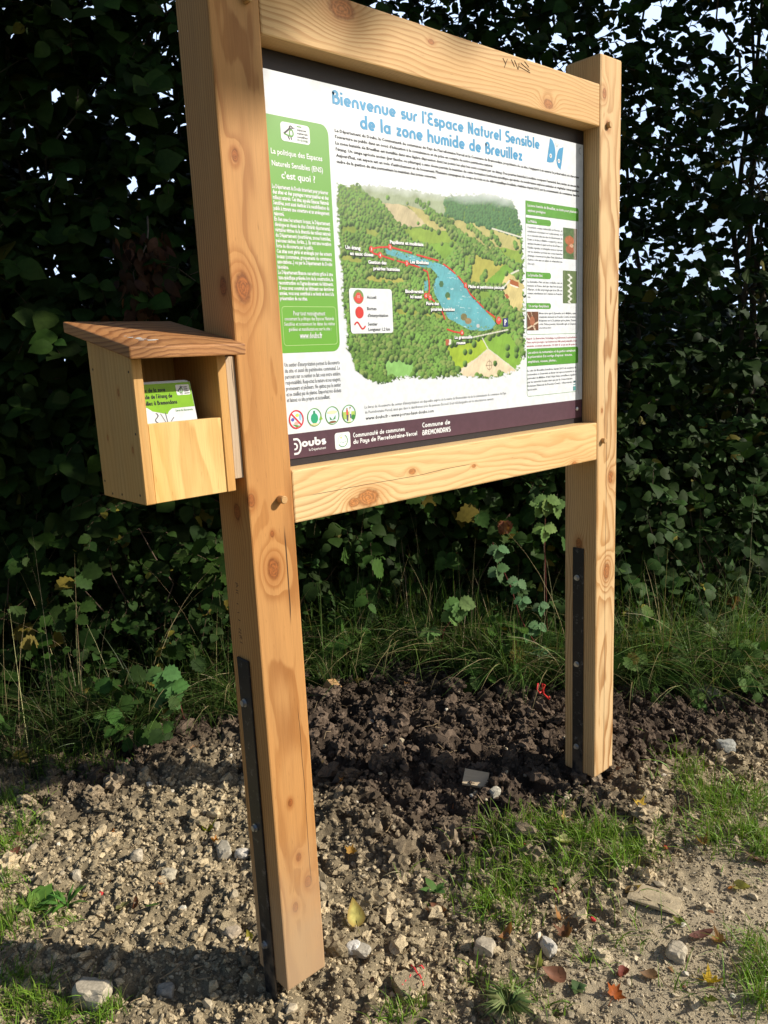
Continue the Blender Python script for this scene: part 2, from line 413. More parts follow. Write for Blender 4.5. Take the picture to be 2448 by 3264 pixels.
M_beamB = wood('pine_lower_beam', 'x', (.75, .535, .270), (.44, .215, .072), (.30, 1.40), .0062,
    [(.345, 0, 1.255, .034, .030), (.30, 0, 1.25, .018, .010), (.50, 0, 1.30, .012, .007), (.74, 0, 1.285, .008, .005), (1.22, 0, 1.23, .014, .012)], cracks=[(1, 1.2885, .15, .75, .0004)], contrast=.8, seed=11.)
M_peg = wood('dowel_wood', 'y', (.58, .37, .17), (.34, .17, .07), (.08, 1.25), .004, seed=5.)
k = NT('black_steel'); tc = k.n('TexCoord').outputs['Object']
c = k.mix(k.mrange(k.noise(tc, 45, 6., .75), .55, .72), (.020, .020, .023), (.17, .17, .175))
sp = k.n('SeparateXYZ'); k.put(sp.inputs[0], tc)
c = k.mix(k.math('MULTIPLY', k.mrange(k.noise(tc, 30, 4.), .4, .6), k.mrange(sp.outputs[2], .0, .30, .75, 0.)), c, (.16, .13, .10))
k.bump(k.noise(tc, 300, 3.), .15, .001); M_steel = k.fin(c, .42, .45, .3)
M_bolt = plain('galvanised_bolt', (.50, .51, .52), .38, .5, .85)
M_dark = plain('dark_backing', (.022, .017, .020), .45, .35)
def post(mat, x0, z0, z1, bars, pegs, chamfer=.004):
    p = MB().box((x0, 0, z0), (x0 + PW, PD, z1)).build('post', mat, board, bevel=chamfer, seg=2)
    (y0, y1, zt, bz, yb) = bars
    b = MB().box((x0 - .006, y0, -.30), (x0 - .0005, y1, zt)).build('metal_strap', M_steel, p, bevel=.0012)
    for z in bz:
        m = MB()
        m.tube([(x0 - .0062, yb, z), (x0 - .0078, yb, z)], .0105, 14)
        m.tube([(x0 - .0078, yb, z), (x0 - .0145, yb, z)], .0078, 6)
        m.build('bolt', M_bolt, p)
    for (px_, pz, out) in pegs:
        MB().tube([(px_, .03, pz), (px_, -out + .002, pz), (px_, -out, pz)], [.0092, .0092, .0078], 16).build('dowel', M_peg, p)
    return p
pl = post(M_postL, 0., 0., 2.43, (.050, .100, .872, (.760, .427, .0935), .080), [(.083, 1.252, .020), (.088, 2.279, .016)])
pr = post(M_postR, X1, .0224, 2.4316, (.048, .092, .875, (.768, .446, .125), .073), [(1.378, 1.250, .014), (1.392, 2.232, .012)], .007)
pl['label'] = 'nearer post, carrying the leaflet box'; pr['label'] = 'farther post with a long drying crack'
MB().box((PW + .0008, .0005, 2.2221), (X1 - .0008, .112, 2.3433)).build('crossbeam', M_beamT, board, bevel=.004, seg=2)['label'] = 'upper crossbeam, partly in leaf shade'
MB().box((PW + .0008, .0005, 1.1889), (X1 - .0008, .112, 1.3125)).build('crossbeam', M_beamB, board, bevel=.004, seg=2)['label'] = 'lower crossbeam with a split resin knot'
panel = MB().box((PW + .001, YP + .0032, 1.3130), (X1 - .001, YP + .016, 2.2216)).build('panel', M_dark, board)
XR_S = 1.3415                                            # right edge of the printed sheet
M_paper = plain('printed_white', (.66, .69, .725), .38, .35)
M_plum = plain('printed_plum', (.085, .040, .058), .38, .35)
# sheet: the white part and the plum footer butt together
sheet = MB().box((PW + .003, YP, 1.3895), (XR_S, YP + .003, 2.180)).build('printed_sheet', M_paper, panel)
MB().box((PW + .003, YP, 1.3306), (XR_S - .002, YP + .003, 1.3894)).build('plum_footer', M_plum, panel)

# carpenter's pencil marks on the wood: illegible strokes
M_pencil = plain('pencil_mark', (.075, .045, .03), .7)
def marks(pt, strokes, parent, nrm_):
    m = MB()
    for S_ in strokes: m.tube([np.array(pt(*p)) + np.array(nrm_) * .0002 for p in S_], .0007, 4)
    m.build('pencil_marks', M_pencil, parent)
def on_x(px, py, x): d = ray(px, py); return CAM + d * ((x - CAM[0]) / d[0])
bt = [o for o in board.children if o.name.startswith('crossbeam')][0]
marks(lambda a, b: on_y(a, b, 0), [((1603, 185), (1612, 203), (1618, 188)), ((1612, 203), (1608, 215)), ((1630, 190), (1640, 212)), ((1640, 192), (1652, 222), (1655, 200)), ((1660, 200), (1688, 226)), ((1655, 212), (1690, 232)), ((1672, 196), (1686, 214))], bt, (0, -1, 0))
marks(lambda a, b: on_x(a, b, 0), [((751, 1857), (759, 1862)), ((752, 1864), (760, 1866), (752, 1872)), ((752, 1880), (759, 1884)), ((753, 1888), (759, 1891)), ((755, 1923), (760, 1926)), ((757, 1952), (763, 1953)), ((760, 1975), (766, 1979)), ((762, 2003), (768, 2009), (762, 2014), (769, 2019)), ((763, 2025), (770, 2028)), ((764, 2034), (770, 2030), (771, 2038)), ((766, 2046), (773, 2050))], pl, (-1, 0, 0))
# --- printing helpers: photo pixels are mapped on to the sheet's real plane
def V2(px, py): p = on_y(px, py, YP); return np.array([p[0], p[2]])
LAY = .00035
def put2(name, polys, mat, layer, tint=False):
    """polys: list of (points2d (x,z), faces, colour)"""
    m = MB()
    for i_, (P, F, c) in enumerate(polys): m.add([(p[0], YP - LAY * layer - 1.2e-5 * i_ - (p[2] if len(p) > 2 else 0), p[1]) for p in P], F, c)
    return m.build(name, mat, panel, tint=tint)
def disc(cx, cz, rx, rz, n=28, a0=0.):
    return [(cx + rx * math.cos(a0 + 2 * math.pi * i / n), cz + rz * math.sin(a0 + 2 * math.pi * i / n)) for i in range(n)]
def rrect(x0, z0, x1, z1, r, corners=(1, 1, 1, 1), n=6):
    P = []
    for (cx, cz, a, on) in ((x1 - r, z1 - r, 0, corners[0]), (x0 + r, z1 - r, 90, corners[1]), (x0 + r, z0 + r, 180, corners[2]), (x1 - r, z0 + r, 270, corners[3])):
        if on: P += [(cx + r * math.cos(math.radians(a + 90 * i / n)), cz + r * math.sin(math.radians(a + 90 * i / n))) for i in range(n + 1)]
        else: P.append((cx + (r if a in (0, 270) else -r), cz + (r if a in (0, 90) else -r)))
    return P
def ng(P): return [tuple(range(len(P)))]
def ring(P, w, closed=True):
    """flat stroke of width w along points"""
    P = [np.array(p, float) for p in P]; n = len(P); L = []; R = []
    for i in range(n):
        a = P[i - 1] if (i or closed) else P[i]; b = P[(i + 1) % n] if (i < n - 1 or closed) else P[i]
        d1 = P[i] - a; d2 = b - P[i]
        if np.hypot(*d1) < 1e-9: d1 = d2
        if np.hypot(*d2) < 1e-9: d2 = d1
        d1 = d1 / np.hypot(*d1); d2 = d2 / np.hypot(*d2)
        nn = np.array([-(d1 + d2)[1], (d1 + d2)[0]]); l = np.hypot(*nn)
        nn = nn / l if l > 1e-6 else np.array([-d1[1], d1[0]])
        kf = min(1.6, 1 / max(.3, nn @ np.array([-d1[1], d1[0]])))
        L.append(P[i] + nn * w / 2 * kf); R.append(P[i] - nn * w / 2 * kf)
    V = L + R; F = [(i, i + 1, n + i + 1, n + i) for i in range(n - 1)]
    if closed: F.append((n - 1, 0, n, 2 * n - 1))
    return V, F

_tc = {}
def text_mesh(s, res=1, off=0.):
    key = (s, res, off)
    if key not in _tc:
        c = bpy.data.curves.new('t', 'FONT'); c.body = s; c.resolution_u = res; c.offset = off
        o = bpy.data.objects.new('t', c); me = bpy.data.meshes.new_from_object(o)
        v = np.array([p.co[:2] for p in me.vertices]); f = [tuple(p.vertices) for p in me.polygons]
        bpy.data.objects.remove(o); bpy.data.curves.remove(c); bpy.data.meshes.remove(me); _tc[key] = (v, f)
    return _tc[key]
def fit_text(s, x0, x1, z, cap, align='J', res=1, off=.012, squeeze=.72):
    """one line of lettering: baseline z, capital height cap; J fills x0..x1, L keeps its own width, C centres"""
    v, f = text_mesh(s, res, off); v = v.copy()
    k = cap / .70; a, b = v[:, 0].min(), v[:, 0].max(); w = (b - a) * k * squeeze
    if align == 'J': w = x1 - x0
    xs = x0 if align in 'JL' else (x0 + x1) / 2 - w / 2
    return np.stack([xs + (v[:, 0] - a) / (b - a) * w, z + v[:, 1] * k], -1), f, None
def block(lines, pl0, pl1, x0, x1, cap, last='L', **kw):
    """lines of text from photo baseline pl0 (first) to pl1 (last), columns x0..x1 in metres"""
    za, zb = V2(*pl0)[1], V2(*pl1)[1]; out = []
    for i, s in enumerate(lines):
        z = za + (zb - za) * (i / max(1, len(lines) - 1)); al = 'J'
        if s.startswith('~'): s, al = s[1:], last
        out.append(fit_text(s, x0, x1, z, cap, al, **kw))
    return out

# --- monoline display lettering for the titles
def arc(cx, cy, rx, ry, a0, a1, n=None):
    n = n or max(4, int(abs(a1 - a0) / 15))
    return [(cx + rx * math.cos(math.radians(a0 + (a1 - a0) * i / n)), cy + ry * math.sin(math.radians(a0 + (a1 - a0) * i / n))) for i in range(n + 1)]
SWD = .205
_o = lambda a0=0, a1=360: arc(.30, .32, .225, .24, a0, a1)
_arch = lambda x, w: [(x, 0), (x, .34)] + arc(x + w / 2, .34, w / 2, .22, 180, 0)[1:] + [(x + w, 0)]
GL = {
 'a': ([_o(20, 380), [(.525, .64), (.525, 0)]], .70), 'b': ([[(.075, 1.), (.075, .32)], _o(180, 540)], .70),
 'c': ([_o(48, 312)], .56), 'd': ([_o(0, 360), [(.525, 1.), (.525, 0)]], .70), 'e': ([_o(0, 318), [(.10, .32), (.56, .32)]], .66),
 'f': ([[(.12, 0), (.12, .78)] + arc(.30, .78, .18, .14, 180, 80), [(0, .56), (.32, .56)]], .42),
 'g': ([_o(0, 360), [(.525, .64), (.525, -.10)] + arc(.30, -.10, .225, .13, 0, -150)], .70),
 'h': ([[(.075, 1.), (.075, 0)], _arch(.075, .42)], .66), 'i': ([[(.075, .64), (.075, 0)], [(.075, .78), (.075, .94)]], .25), 'l': ([[(.075, 1.), (.075, 0)]], .25),
 'm': ([_arch(.075, .34), _arch(.415, .34)], .92), 'n': ([_arch(.075, .42)], .66), 'o': ([_o()], .68),
 'p': ([[(.075, .64), (.075, -.28)], _o(0, 360)], .70), 'q': ([[(.525, .64), (.525, -.28)], _o(0, 360)], .70), 'r': ([[(.075, 0), (.075, .36)] + arc(.27, .36, .195, .205, 180, 60)], .42),
 's': ([[(.40, .56), (.22, .56)] + arc(.21, .44, .13, .12, 90, 270)[1:] + arc(.25, .20, .14, .125, 90, -90) + [(.04, .075)]], .50),
 't': ([[(.14, .90), (.14, 0)], [(0, .56), (.32, .56)]], .42), 'u': ([[(.075, .64), (.075, .30)] + arc(.285, .30, .21, .225, 180, 360)[1:] + [(.495, .64)]], .66),
 'v': ([[(.06, .64), (.27, .0)], [(.48, .64), (.27, .0)]], .60), 'y': ([[(.075, .64), (.075, .30)] + arc(.285, .30, .21, .225, 180, 360)[1:], [(.495, .64), (.495, -.08)] + arc(.285, -.08, .21, .14, 0, -150)], .66),
 'z': ([[(.03, .545), (.46, .545)], [(.40, .56), (.09, .08)], [(.03, .095), (.46, .095)]], .54), "'": ([[(.07, 1.), (.07, .76)]], .24), '-': ([[(.03, .32), (.30, .32)]], .40), ' ': ([], .40),
 'B': ([[(.075, 0), (.075, .78)] + arc(.25, .75, .175, .175, 180, -75) , [(.20, .54)] + [(.30, .54)] + arc(.32, .31, .21, .235, 80, -90) + [(.20, .075)]], .66),
 'C': ([arc(.38, .5, .30, .425, 60, 300)], .62), 'D': ([[(.22, .925)] + arc(.28, .5, .28, .425, 90, -90) + [(.22, .075)], [(.075, 0), (.075, 1.)]], .68),
 'E': ([[(.54, .925), (.36, .925)] + arc(.36, .73, .26, .195, 90, 240)[1:] + arc(.36, .29, .28, .215, 120, 270) + [(.56, .075)], [(.22, .53), (.48, .53)]], .64),
 'N': ([[(.075, 0), (.075, 1.)], [(.09, .97), (.485, .03)], [(.50, 0), (.50, 1.)]], .68), 'S': ([[(.50, .925), (.28, .925)] + arc(.26, .735, .18, .19, 90, 270)[1:] + arc(.30, .31, .21, .235, 90, -90) + [(.04, .075)]], .60),
 'P': ([[(.075, 0), (.075, .925), (.26, .925)] + arc(.28, .70, .22, .225, 90, -90)[1:] + [(.18, .475)]], .58), 'V': ([[(.06, 1.), (.30, .0)], [(.54, 1.), (.30, .0)]], .66),
 'R': ([[(.075, 0), (.075, .925), (.26, .925)] + arc(.28, .72, .21, .205, 90, -90)[1:] + [(.2, .515)], [(.28, .5), (.50, 0)]], .62),
 'M': ([[(.075, 0), (.075, 1.)], [(.09, .97), (.36, .3)], [(.63, .97), (.36, .3)], [(.65, 0), (.65, 1.)]], .82), 'O': ([arc(.38, .5, .30, .425, 0, 360)], .84), 'A': ([[(.075, 0), (.075, .60)] + arc(.30, .60, .225, .325, 180, 0)[1:] + [(.525, 0)], [(.1, .36), (.5, .36)]], .70),
}
GL['é'] = (GL['e'][0] + [[(.24, .76), (.40, .94)]], GL['e'][1]); GL['à'] = (GL['a'][0] + [[(.22, .94), (.36, .76)]], GL['a'][1])
def title(s, x0, x1, z, cap, w=SWD):
    V = []; F = []; x = 0.
    for ch in s:
        st, adv = GL[ch]
        for si, p in enumerate(st):
            cl = len(p) > 8 and np.hypot(p[0][0] - p[-1][0], p[0][1] - p[-1][1]) < 1e-6
            v, f = ring(p[:-1] if cl else p, w, cl); o = len(V); V += [(q[0] + x, q[1], si * 5e-5) for q in v]; F += [tuple(i + o for i in g) for g in f]
        x += adv + .035
    V = np.array(V); a, b = V[:, 0].min(), V[:, 0].max()
    return np.stack([x0 + (V[:, 0] - a) / (b - a) * (x1 - x0), z + V[:, 1] * cap, V[:, 2]], -1), F, None

def ink(name, col, rough=.4): return plain(name, col, rough, .3)
I_black = ink('ink_black', (.020, .020, .024)); I_grey = ink('ink_grey', (.13, .14, .16)); I_blue = ink('ink_blue', (.040, .265, .50)); I_white = ink('ink_white', (.72, .74, .75))
I_green = ink('ink_green', (.085, .285, .030)); I_red = ink('ink_red', (.55, .035, .03)); I_wine = ink('ink_wine', (.36, .03, .05)); I_mint = ink('ink_pale_green', (.42, .62, .24))
I_leafgreen = ink('ink_mid_green', (.07, .25, .03))
k = NT('ink_tint'); M_ink = k.fin(k.n('Attribute', attribute_name='tint').outputs['Color'], .4, .3)

hcap = lambda b, t: V2(*t)[1] - V2(*b)[1]
# titles
T1 = title("Bienvenue sur l'Espace Naturel Sensible", V2(1059.6, 330)[0], V2(1720, 474)[0], V2(1059.6, 330)[1], hcap((1060, 330), (1060, 286)))
T2 = title("de la zone humide de Breuillez", V2(1148, 409)[0], V2(1665, 511)[0], V2(1148.6, 409.7)[1], hcap((1166, 413), (1166.6, 369)))
put2('title_lettering', [T1, T2], I_blue, 1)
# opening paragraph
xa, xb = V2(1067, 420)[0], V2(1846, 566)[0]
PT = ["Le Département du Doubs, la Communauté de communes du Pays de Pierrefontaine-Vercel et la Commune de Bremondans, propriétaire de ce site, s'engagent à en assurer la préservation et à favoriser",
 "~l'ouverture au public dans un souci d'éducation à la connaissance et de prise en compte de notre patrimoine naturel.",
 "La zone humide de Breuillez est installée dans une légère dépression dont les points les plus bas sont occupés par un étang. Des prairies humides à molinie occupent l'essentiel des pentes en amont de",
 "l'étang. Un usage agricole ancien (par fauche ou pâturage) a sans doute permis le maintien de cette formation herbacée spécifique qui abrite de nombreuses espèces animales et végétales remarquables.",
 "Aujourd'hui, cet espace est en voie d'enfrichement et de boisement. Plusieurs campagnes de coupe de bois et de débroussaillage localisés, réalisées depuis 2012 par la communauté de communes dans le",
 "~cadre de la gestion du site permettent le maintien des zones ouvertes."]
cap0 = hcap((1067, 420), (1067, 410.5))
bl = block(PT, (1066.6, 419.6), (1073, 518.7), xa, xb, cap0, off=.035)
def relength(t, x0, x1):
    P, F, c = t; P = P.copy(); a, b = P[:, 0].min(), P[:, 0].max(); P[:, 0] = x0 + (P[:, 0] - a) / (b - a) * (x1 - x0); return P, F, c
bl[1] = relength(bl[1], xa, V2(1571, 531.7)[0]); bl[5] = relength(bl[5], xa, V2(1391, 570.5)[0])
put2('opening_paragraph', bl, I_black, 1)
# green sidebar on the left
sx0, sx1 = PW + .004, V2(1045, 405)[0]; sz1, sz0 = V2(1000, 391)[1], V2(905, 1126)[1]
k = NT('ink_sidebar'); sp = k.n('SeparateXYZ'); k.put(sp.inputs[0], k.n('TexCoord').outputs['Object'])
M_side = k.fin(k.mix(k.mrange(sp.outputs[2], 1.50, 2.15, 0, 1, False), (.115, .345, .022), (.165, .36, .09)), .4, .3)
P = rrect(sx0, sz0, sx1, sz1, .022, (1, 0, 0, 1)); put2('green_sidebar', [(P, ng(P), None)], M_side, 1)
ex0, ez1 = V2(892, 386); ex1, ez0 = V2(988.7, 464.3)
ez1 = (ez1 + V2(986, 403.6)[1]) / 2; ez0 = (ez0 + V2(896.7, 446.8)[1]) / 2
P = rrect(ex0, ez0, ex1, ez1, .008); put2('bird_logo', [(P, ng(P), None)], I_white, 2)
def bird(x0, z0, w, h, d, g):
    q = lambda X, Y: (x0 + X * w, z0 + Y * h)
    D = [(*ring([q(.06, .36), q(.34, .80)], w * .06, False), d), (*ring([q(*p) for p in arc(.345, .80, .055, .10, 0, 345)], w * .035), d), ([q(.38, .86), q(.52, .80), q(.39, .74)], [(0, 1, 2)], d),
         (*ring([q(.22, .24), q(.28, .04)], w * .035, False), d), (*ring([q(.33, .24), q(.36, .04)], w * .035, False), d)]
    Gn = [(*ring([q(*p) for p in arc(.36, .46, .075, .21, 0, 345)], w * .04), g), (*ring([q(.08, .37), q(.20, .30), q(.32, .26), q(.40, .30)], w * .045, False), g)]
    return D + Gn
lw, lh = ex1 - ex0, ez1 - ez0
D = bird(ex0 + lw * .05, ez0 + lh * .08, lw * .85, lh * .84, (.035, .03, .04), (.10, .30, .05))
D.append((*ring([(ex0 + lw * .56, ez0 + lh * .88), (ex0 + lw * .72, ez0 + lh * .88)], lh * .05, False), (.10, .3, .05)))
for i, s_ in enumerate(('espaces', 'naturels', 'sensibles', 'DU DOUBS')):
    P, F, _ = fit_text(s_, ex0 + lw * .56, ex0 + lw * (.92 if i else .88), ez0 + lh * (.66 - .185 * i), lh * .12, 'J'); D.append((P, F, (.05, .05, .06) if i < 3 else (.10, .2, .07)))
put2('bird_emblem', D, M_ink, 3, True)
def T(s, a, b, cap, **kw): return fit_text(s, V2(*a)[0], V2(*b)[0], V2(*a)[1], cap, **kw)
hs = hcap((866, 490), (866, 473))
big = [T("La politique des Espaces", (863, 488), (1027, 515), hs, off=.02, res=2), T("Naturels Sensibles (ENS)", (866, 526.6), (1029, 550), hs, off=.02, res=2), T("c'est quoi ?", (896.7, 568), (1004.7, 581), hs * 1.3, off=.02, res=2)]
SB = ["Le Département du Doubs intervient pour préserver", "des sites et des paysages remarquables et des", "milieux naturels. Ces sites, appelés Espaces Naturels", "Sensibles, sont aussi destinés à la sensibilisation du", "public à travers une ouverture et un aménagement", "~raisonné.",
 "En lien avec les acteurs locaux, le Département", "développe un réseau de sites d'intérêt départemental,", "véritables vitrines de la diversité des milieux naturels", "du Département (tourbières, zones humides,", "pelouses sèches, forêts...). Ils ont une vocation", "~forte de découverte par le public.",
 "Ces sites sont gérés et aménagés par des acteurs", "locaux (communes, groupements de communes,", "associations...) ou par le Département du Doubs", "~lui-même.", "Le Département finance ces actions grâce à une", "taxe spécifique prélevée lors de la construction, la", "reconstruction ou l'agrandissement de bâtiments.", "Si vous avez construit un bâtiment ces dernières", "années, vous avez contribué à ce fonds et donc à la", "~préservation de ces sites."]
tx0, tx1 = V2(867, 598)[0], V2(1046, 622)[0]; hb = hcap((866, 600), (866, 587))
big += block(SB, (866, 598.5), (895.4, 956.6), tx0, tx1, hb, squeeze=.62, off=.035)
xc0, xc1 = V2(897, 990)[0] + .004, V2(1069, 990)[0] - .004
zz = [V2(938, 1005.6)[1], V2(910, 1021.5)[1], None, V2(925, 1055)[1]]; zz[2] = (zz[1] + zz[3]) / 2
for s_, z_, w_ in zip(("Pour tout renseignement", "concernant la politique des Espaces Naturels", "Sensibles et notamment les dates des visites", "guidées et manifestations sur le site :"), zz, (.62, .97, .99, .84)):
    m_ = (xc0 + xc1) / 2; big.append(fit_text(s_, m_ - (xc1 - xc0) * w_ / 2, m_ + (xc1 - xc0) * w_ / 2, z_, hb * (1.2 if w_ == .62 else .95), 'J'))
big.append(T("www.doubs.fr", (955.5, 1079), (1027, 1078), hb * 1.6, off=.02))
put2('sidebar_text', big, I_white, 2)
P = rrect(V2(897, 977)[0], V2(907, 1102)[1], V2(1069, 985)[0], V2(897, 977)[1], .008); put2('sidebar_outline', [(*ring(P, .0012), None)], I_mint, 2)
# text under the sidebar
UT = ["Un sentier d'interprétation permet la découverte", "du site et aussi du patrimoine communal. Le", "parcours sur ce sentier se fait sous votre entière", "responsabilité. Respectez la nature et ses usagers,", "promeneurs et pêcheurs. Ne quittez pas le sentier", "et ne cueillez pas de plantes. Emportez vos déchets", "~et laissez ce site propre et accueillant."]
gx0, gx1 = V2(907, 1170)[0], V2(1083, 1162)[0]
gb = block(UT, (906.4, 1170), (915, 1282.4), gx0, gx1, hcap((906, 1170), (906, 1156)), squeeze=.60, off=.012)
gb[6] = relength(gb[6], gx0, gx0 + (gx1 - gx0) * .78)
cp = hcap((1162, 1302), (1162, 1292.5))
gb += [T("Le livret de découverte du sentier d'interprétation est disponible auprès de la mairie de Bremondans ou de la communauté de communes du Pays", (1162.7, 1302.4), (1613, 1254), cp, off=0.), T("de Pierrefontaine-Vercel, ainsi que dans le distributeur près du panneau d'accueil. Il est téléchargeable sur les sites internet suivants :", (1163.6, 1318.8), (1576, 1272.6), cp, off=0.)]
put2('visitor_text', gb, I_grey, 1)
put2('web_addresses', [T("www.doubs.fr - www.portes-haut-doubs.com", (1165.8, 1338.4), (1382.5, 1313.8), cp * 1.15)], I_black, 1)
# four round pictograms
D = []
for i, (cx, cy) in enumerate(((944.4, 1336.9), (1002, 1330), (1059, 1324), (1112, 1319))):
    X, Z = V2(cx, cy); r = hcap((cx, cy), (cx, cy - 29)) ; sx = .93
    edge = (.60, .03, .05) if i == 0 else (.12, .30, .07)
    D.append((disc(X, Z, r * sx, r), ng(range(28)), (.62, .78, .80)))
put2('pictogram_ground', D, M_ink, 1, True); D = []; E_ = []
for i, (cx, cy) in enumerate(((944.4, 1336.9), (1002, 1330), (1059, 1324), (1112, 1319))):
    X, Z = V2(cx, cy); r = hcap((cx, cy), (cx, cy - 29))
    if i == 0:
        D += [(disc(X - r * .5, Z - .0 * r, r * .22, r * .2, 9), ng(range(9)), (.12, .09, .45)), (disc(X + r * .15, Z + r * .45, r * .25, r * .2, 9), ng(range(9)), (.55, .65, .12)), (disc(X + r * .02, Z - r * .42, r * .34, r * .2, 9), ng(range(9)), (.75, .38, .34)), ([(X - r * .6, Z - r * .5), (X + r * .5, Z - r * .75), (X, Z - r * .9)], [(0, 1, 2)], (.12, .25, .05)), (disc(X + r * .55, Z + r * .2, r * .15, r * .4, 9), ng(range(9)), (.3, .5, .75))]
        E_.append((*ring([(X - r * .6, Z + r * .62), (X + r * .6, Z - r * .62)], r * .17, False), (.60, .03, .05)))
    elif i == 1:
        D += [(disc(X, Z - r * .12, r * .50, r * .58, 14), ng(range(14)), (.03, .33, .17)), ([(X - r * .15, Z + r * .4), (X + r * .15, Z + r * .4), (X + r * .12, Z + r * .72), (X - r * .12, Z + r * .72)], ng(range(4)), (.05, .25, .14)), (disc(X - r * .05, Z - r * .82, r * .62, r * .16, 12), ng(range(12)), (.80, .62, .36)), ([(X + r * .6, Z - r * .4), (X + r * 1.15, Z - r * .3), (X + r * .85, Z + r * .15)], [(0, 1, 2)], (.30, .52, .06))]
    elif i == 2:
        D += [(disc(X, Z + r * .35, r * .72, r * .2, 12), ng(range(12)), (.78, .66, .42)), ([(X - r * .4, Z - r * .1), (X, Z - r * .5), (X - r * .35, Z - r * .45)], [(0, 1, 2)], (.07, .22, .07)), ([(X + r * .45, Z), (X, Z - r * .5), (X + r * .4, Z - r * .42)], [(0, 1, 2)], (.09, .26, .08)), (disc(X, Z - r * .72, r * .5, r * .13, 12), ng(range(12)), (.22, .10, .05))]
    else:
        D += [([(X - r * .8, Z - r * .55), (X + r * .8, Z - r * .55), (X + r * .85, Z + r * .25), (X - r * .85, Z + r * .25)], ng(range(4)), (.38, .52, .12)), ([(X - r * .25, Z - r * .9), (X + r * .2, Z - r * .9), (X + r * .3, Z + r * .2), (X + r * .1, Z + r * .2)], ng(range(4)), (.80, .70, .42)), (disc(X + r * .6, Z - r * .4, r * .3, r * .3, 10), ng(range(10)), (.04, .22, .05)), ([(X - r * .40, Z - r * .1), (X - r * .1, Z - r * .1), (X - r * .12, Z + r * .45), (X - r * .38, Z + r * .45)], ng(range(4)), (.62, .10, .08)), ([(X - r * .34, Z - r * .75), (X - r * .12, Z - r * .75), (X - r * .1, Z - r * .1), (X - r * .4, Z - r * .1)], ng(range(4)), (.10, .09, .14)), (disc(X - r * .25, Z + r * .57, r * .11, r * .13, 8), ng(range(8)), (.45, .25, .16)), ([(X + r * .08, Z + r * .0), (X + r * .32, Z + r * .0), (X + r * .3, Z + r * .55), (X + r * .1, Z + r * .55)], ng(range(4)), (.82, .80, .76)), ([(X + r * .1, Z - r * .5), (X + r * .3, Z - r * .5), (X + r * .32, Z), (X + r * .08, Z)], ng(range(4)), (.12, .16, .30)), (disc(X + r * .2, Z + r * .67, r * .10, r * .12, 8), ng(range(8)), (.30, .16, .08))]
    E_.append((*ring(disc(X, Z, r * .93 if i else r * .92, r * .97), r * (.15 if i == 0 else .09)), (.60, .03, .05) if i == 0 else (.12, .30, .07)))
put2('pictogram_drawing', D, M_ink, 2, True); put2('pictogram_ring', E_, M_ink, 3, True)
# footer
fz = lambda a, b: (V2(*a)[1] + V2(*b)[1]) / 2
z_d0 = V2(962, 1424.8)[1]; hc = hcap((1017, 1417), (1017, 1391))
F_ = [title("oubs", V2(961.8, 1424)[0], V2(1040, 1413)[0], z_d0, hc, .23),
      T("le Département", (985, 1437.5), (1039, 1431), hc * .32), title("Communauté de communes", V2(1125.7, 1394.7)[0], V2(1289.9, 1374)[0], V2(1125.7, 1394.7)[1], hcap((1126, 1395), (1126, 1380)), .19),
      title("du Pays de Pierrefontaine-Vercel", V2(1126.3, 1415.3)[0], V2(1329.4, 1388)[0], V2(1126.3, 1415.3)[1], hcap((1126, 1415), (1126, 1400)), .19),
      title("Commune de", V2(1346, 1363)[0], V2(1434.7, 1352)[0], V2(1346, 1363)[1], hcap((1346, 1363), (1346, 1347.5)), .19), title("BREMONDANS", V2(1346, 1387.6)[0], V2(1436.6, 1378)[0], V2(1346, 1387.6)[1], hcap((1346, 1387), (1346, 1371)), .20)]
dx, dz = V2(938, 1424); dh = hcap((955, 1449), (955, 1394)) / 2
F_ += [(*ring([(dx - dh * .08, dz + dh * .85)] + [(dx + dh * .30 + dh * .62 * math.cos(math.radians(a)), dz + dh * .85 * math.sin(math.radians(a))) for a in range(80, -81, -16)] + [(dx - dh * .08, dz - dh * .85)], dh * .24, False), None),
       (*ring([(dx - dh * .02, dz + dh * .33)] + [(dx + dh * .10 + dh * .30 * math.cos(math.radians(a)), dz + dh * .33 * math.sin(math.radians(a))) for a in range(70, -71, -20)] + [(dx - dh * .02, dz - dh * .33)], dh * .2, False), None)]
wx0, wz1 = V2(1066, 1380.5); wx1, wz0 = V2(1117.8, 1428); wz1 = V2(1090, 1378)[1]; wz0 = V2(1092, 1431.4)[1]
P = rrect(wx0, wz0, wx1, wz1, .007); F_.append((P, ng(P), None))
for q_, n_ in zip((F_[:1] + F_[6:8], F_[1:2], F_[2:4], F_[4:6], F_[8:]), ('department_logo', 'department_subtitle', 'district_lettering', 'village_lettering', 'emblem_ground')): put2(n_, q_, I_white, 1)
cx, cz, r = (wx0 + wx1) / 2, (wz0 + wz1) / 2, (wz1 - wz0) * .36
D = [(*ring([(cx + r * math.cos(a), cz + r * math.sin(a)) for a in np.radians(np.arange(-150, 75, 15))], r * .12, False), (.03, .25, .10)), (*ring([(cx + r * math.cos(a), cz + r * math.sin(a)) for a in np.radians(np.arange(90, 200, 15))], r * .05, False), (.2, .45, .3)),
     (*ring([(cx - r * .8, cz - r * .35), (cx - r * .3, cz - r * .15), (cx + r * .1, cz - r * .3), (cx + r * .7, cz - r * .2)], r * .07, False), (.1, .35, .4)), (disc(cx - r * .3, cz + r * .55, r * .14, r * .14, 10), ng(range(10)), (.75, .60, .08))]
put2('round_lake_emblem', D, M_ink, 2, True)
rv = on_y(1838, 1302.7, YP)
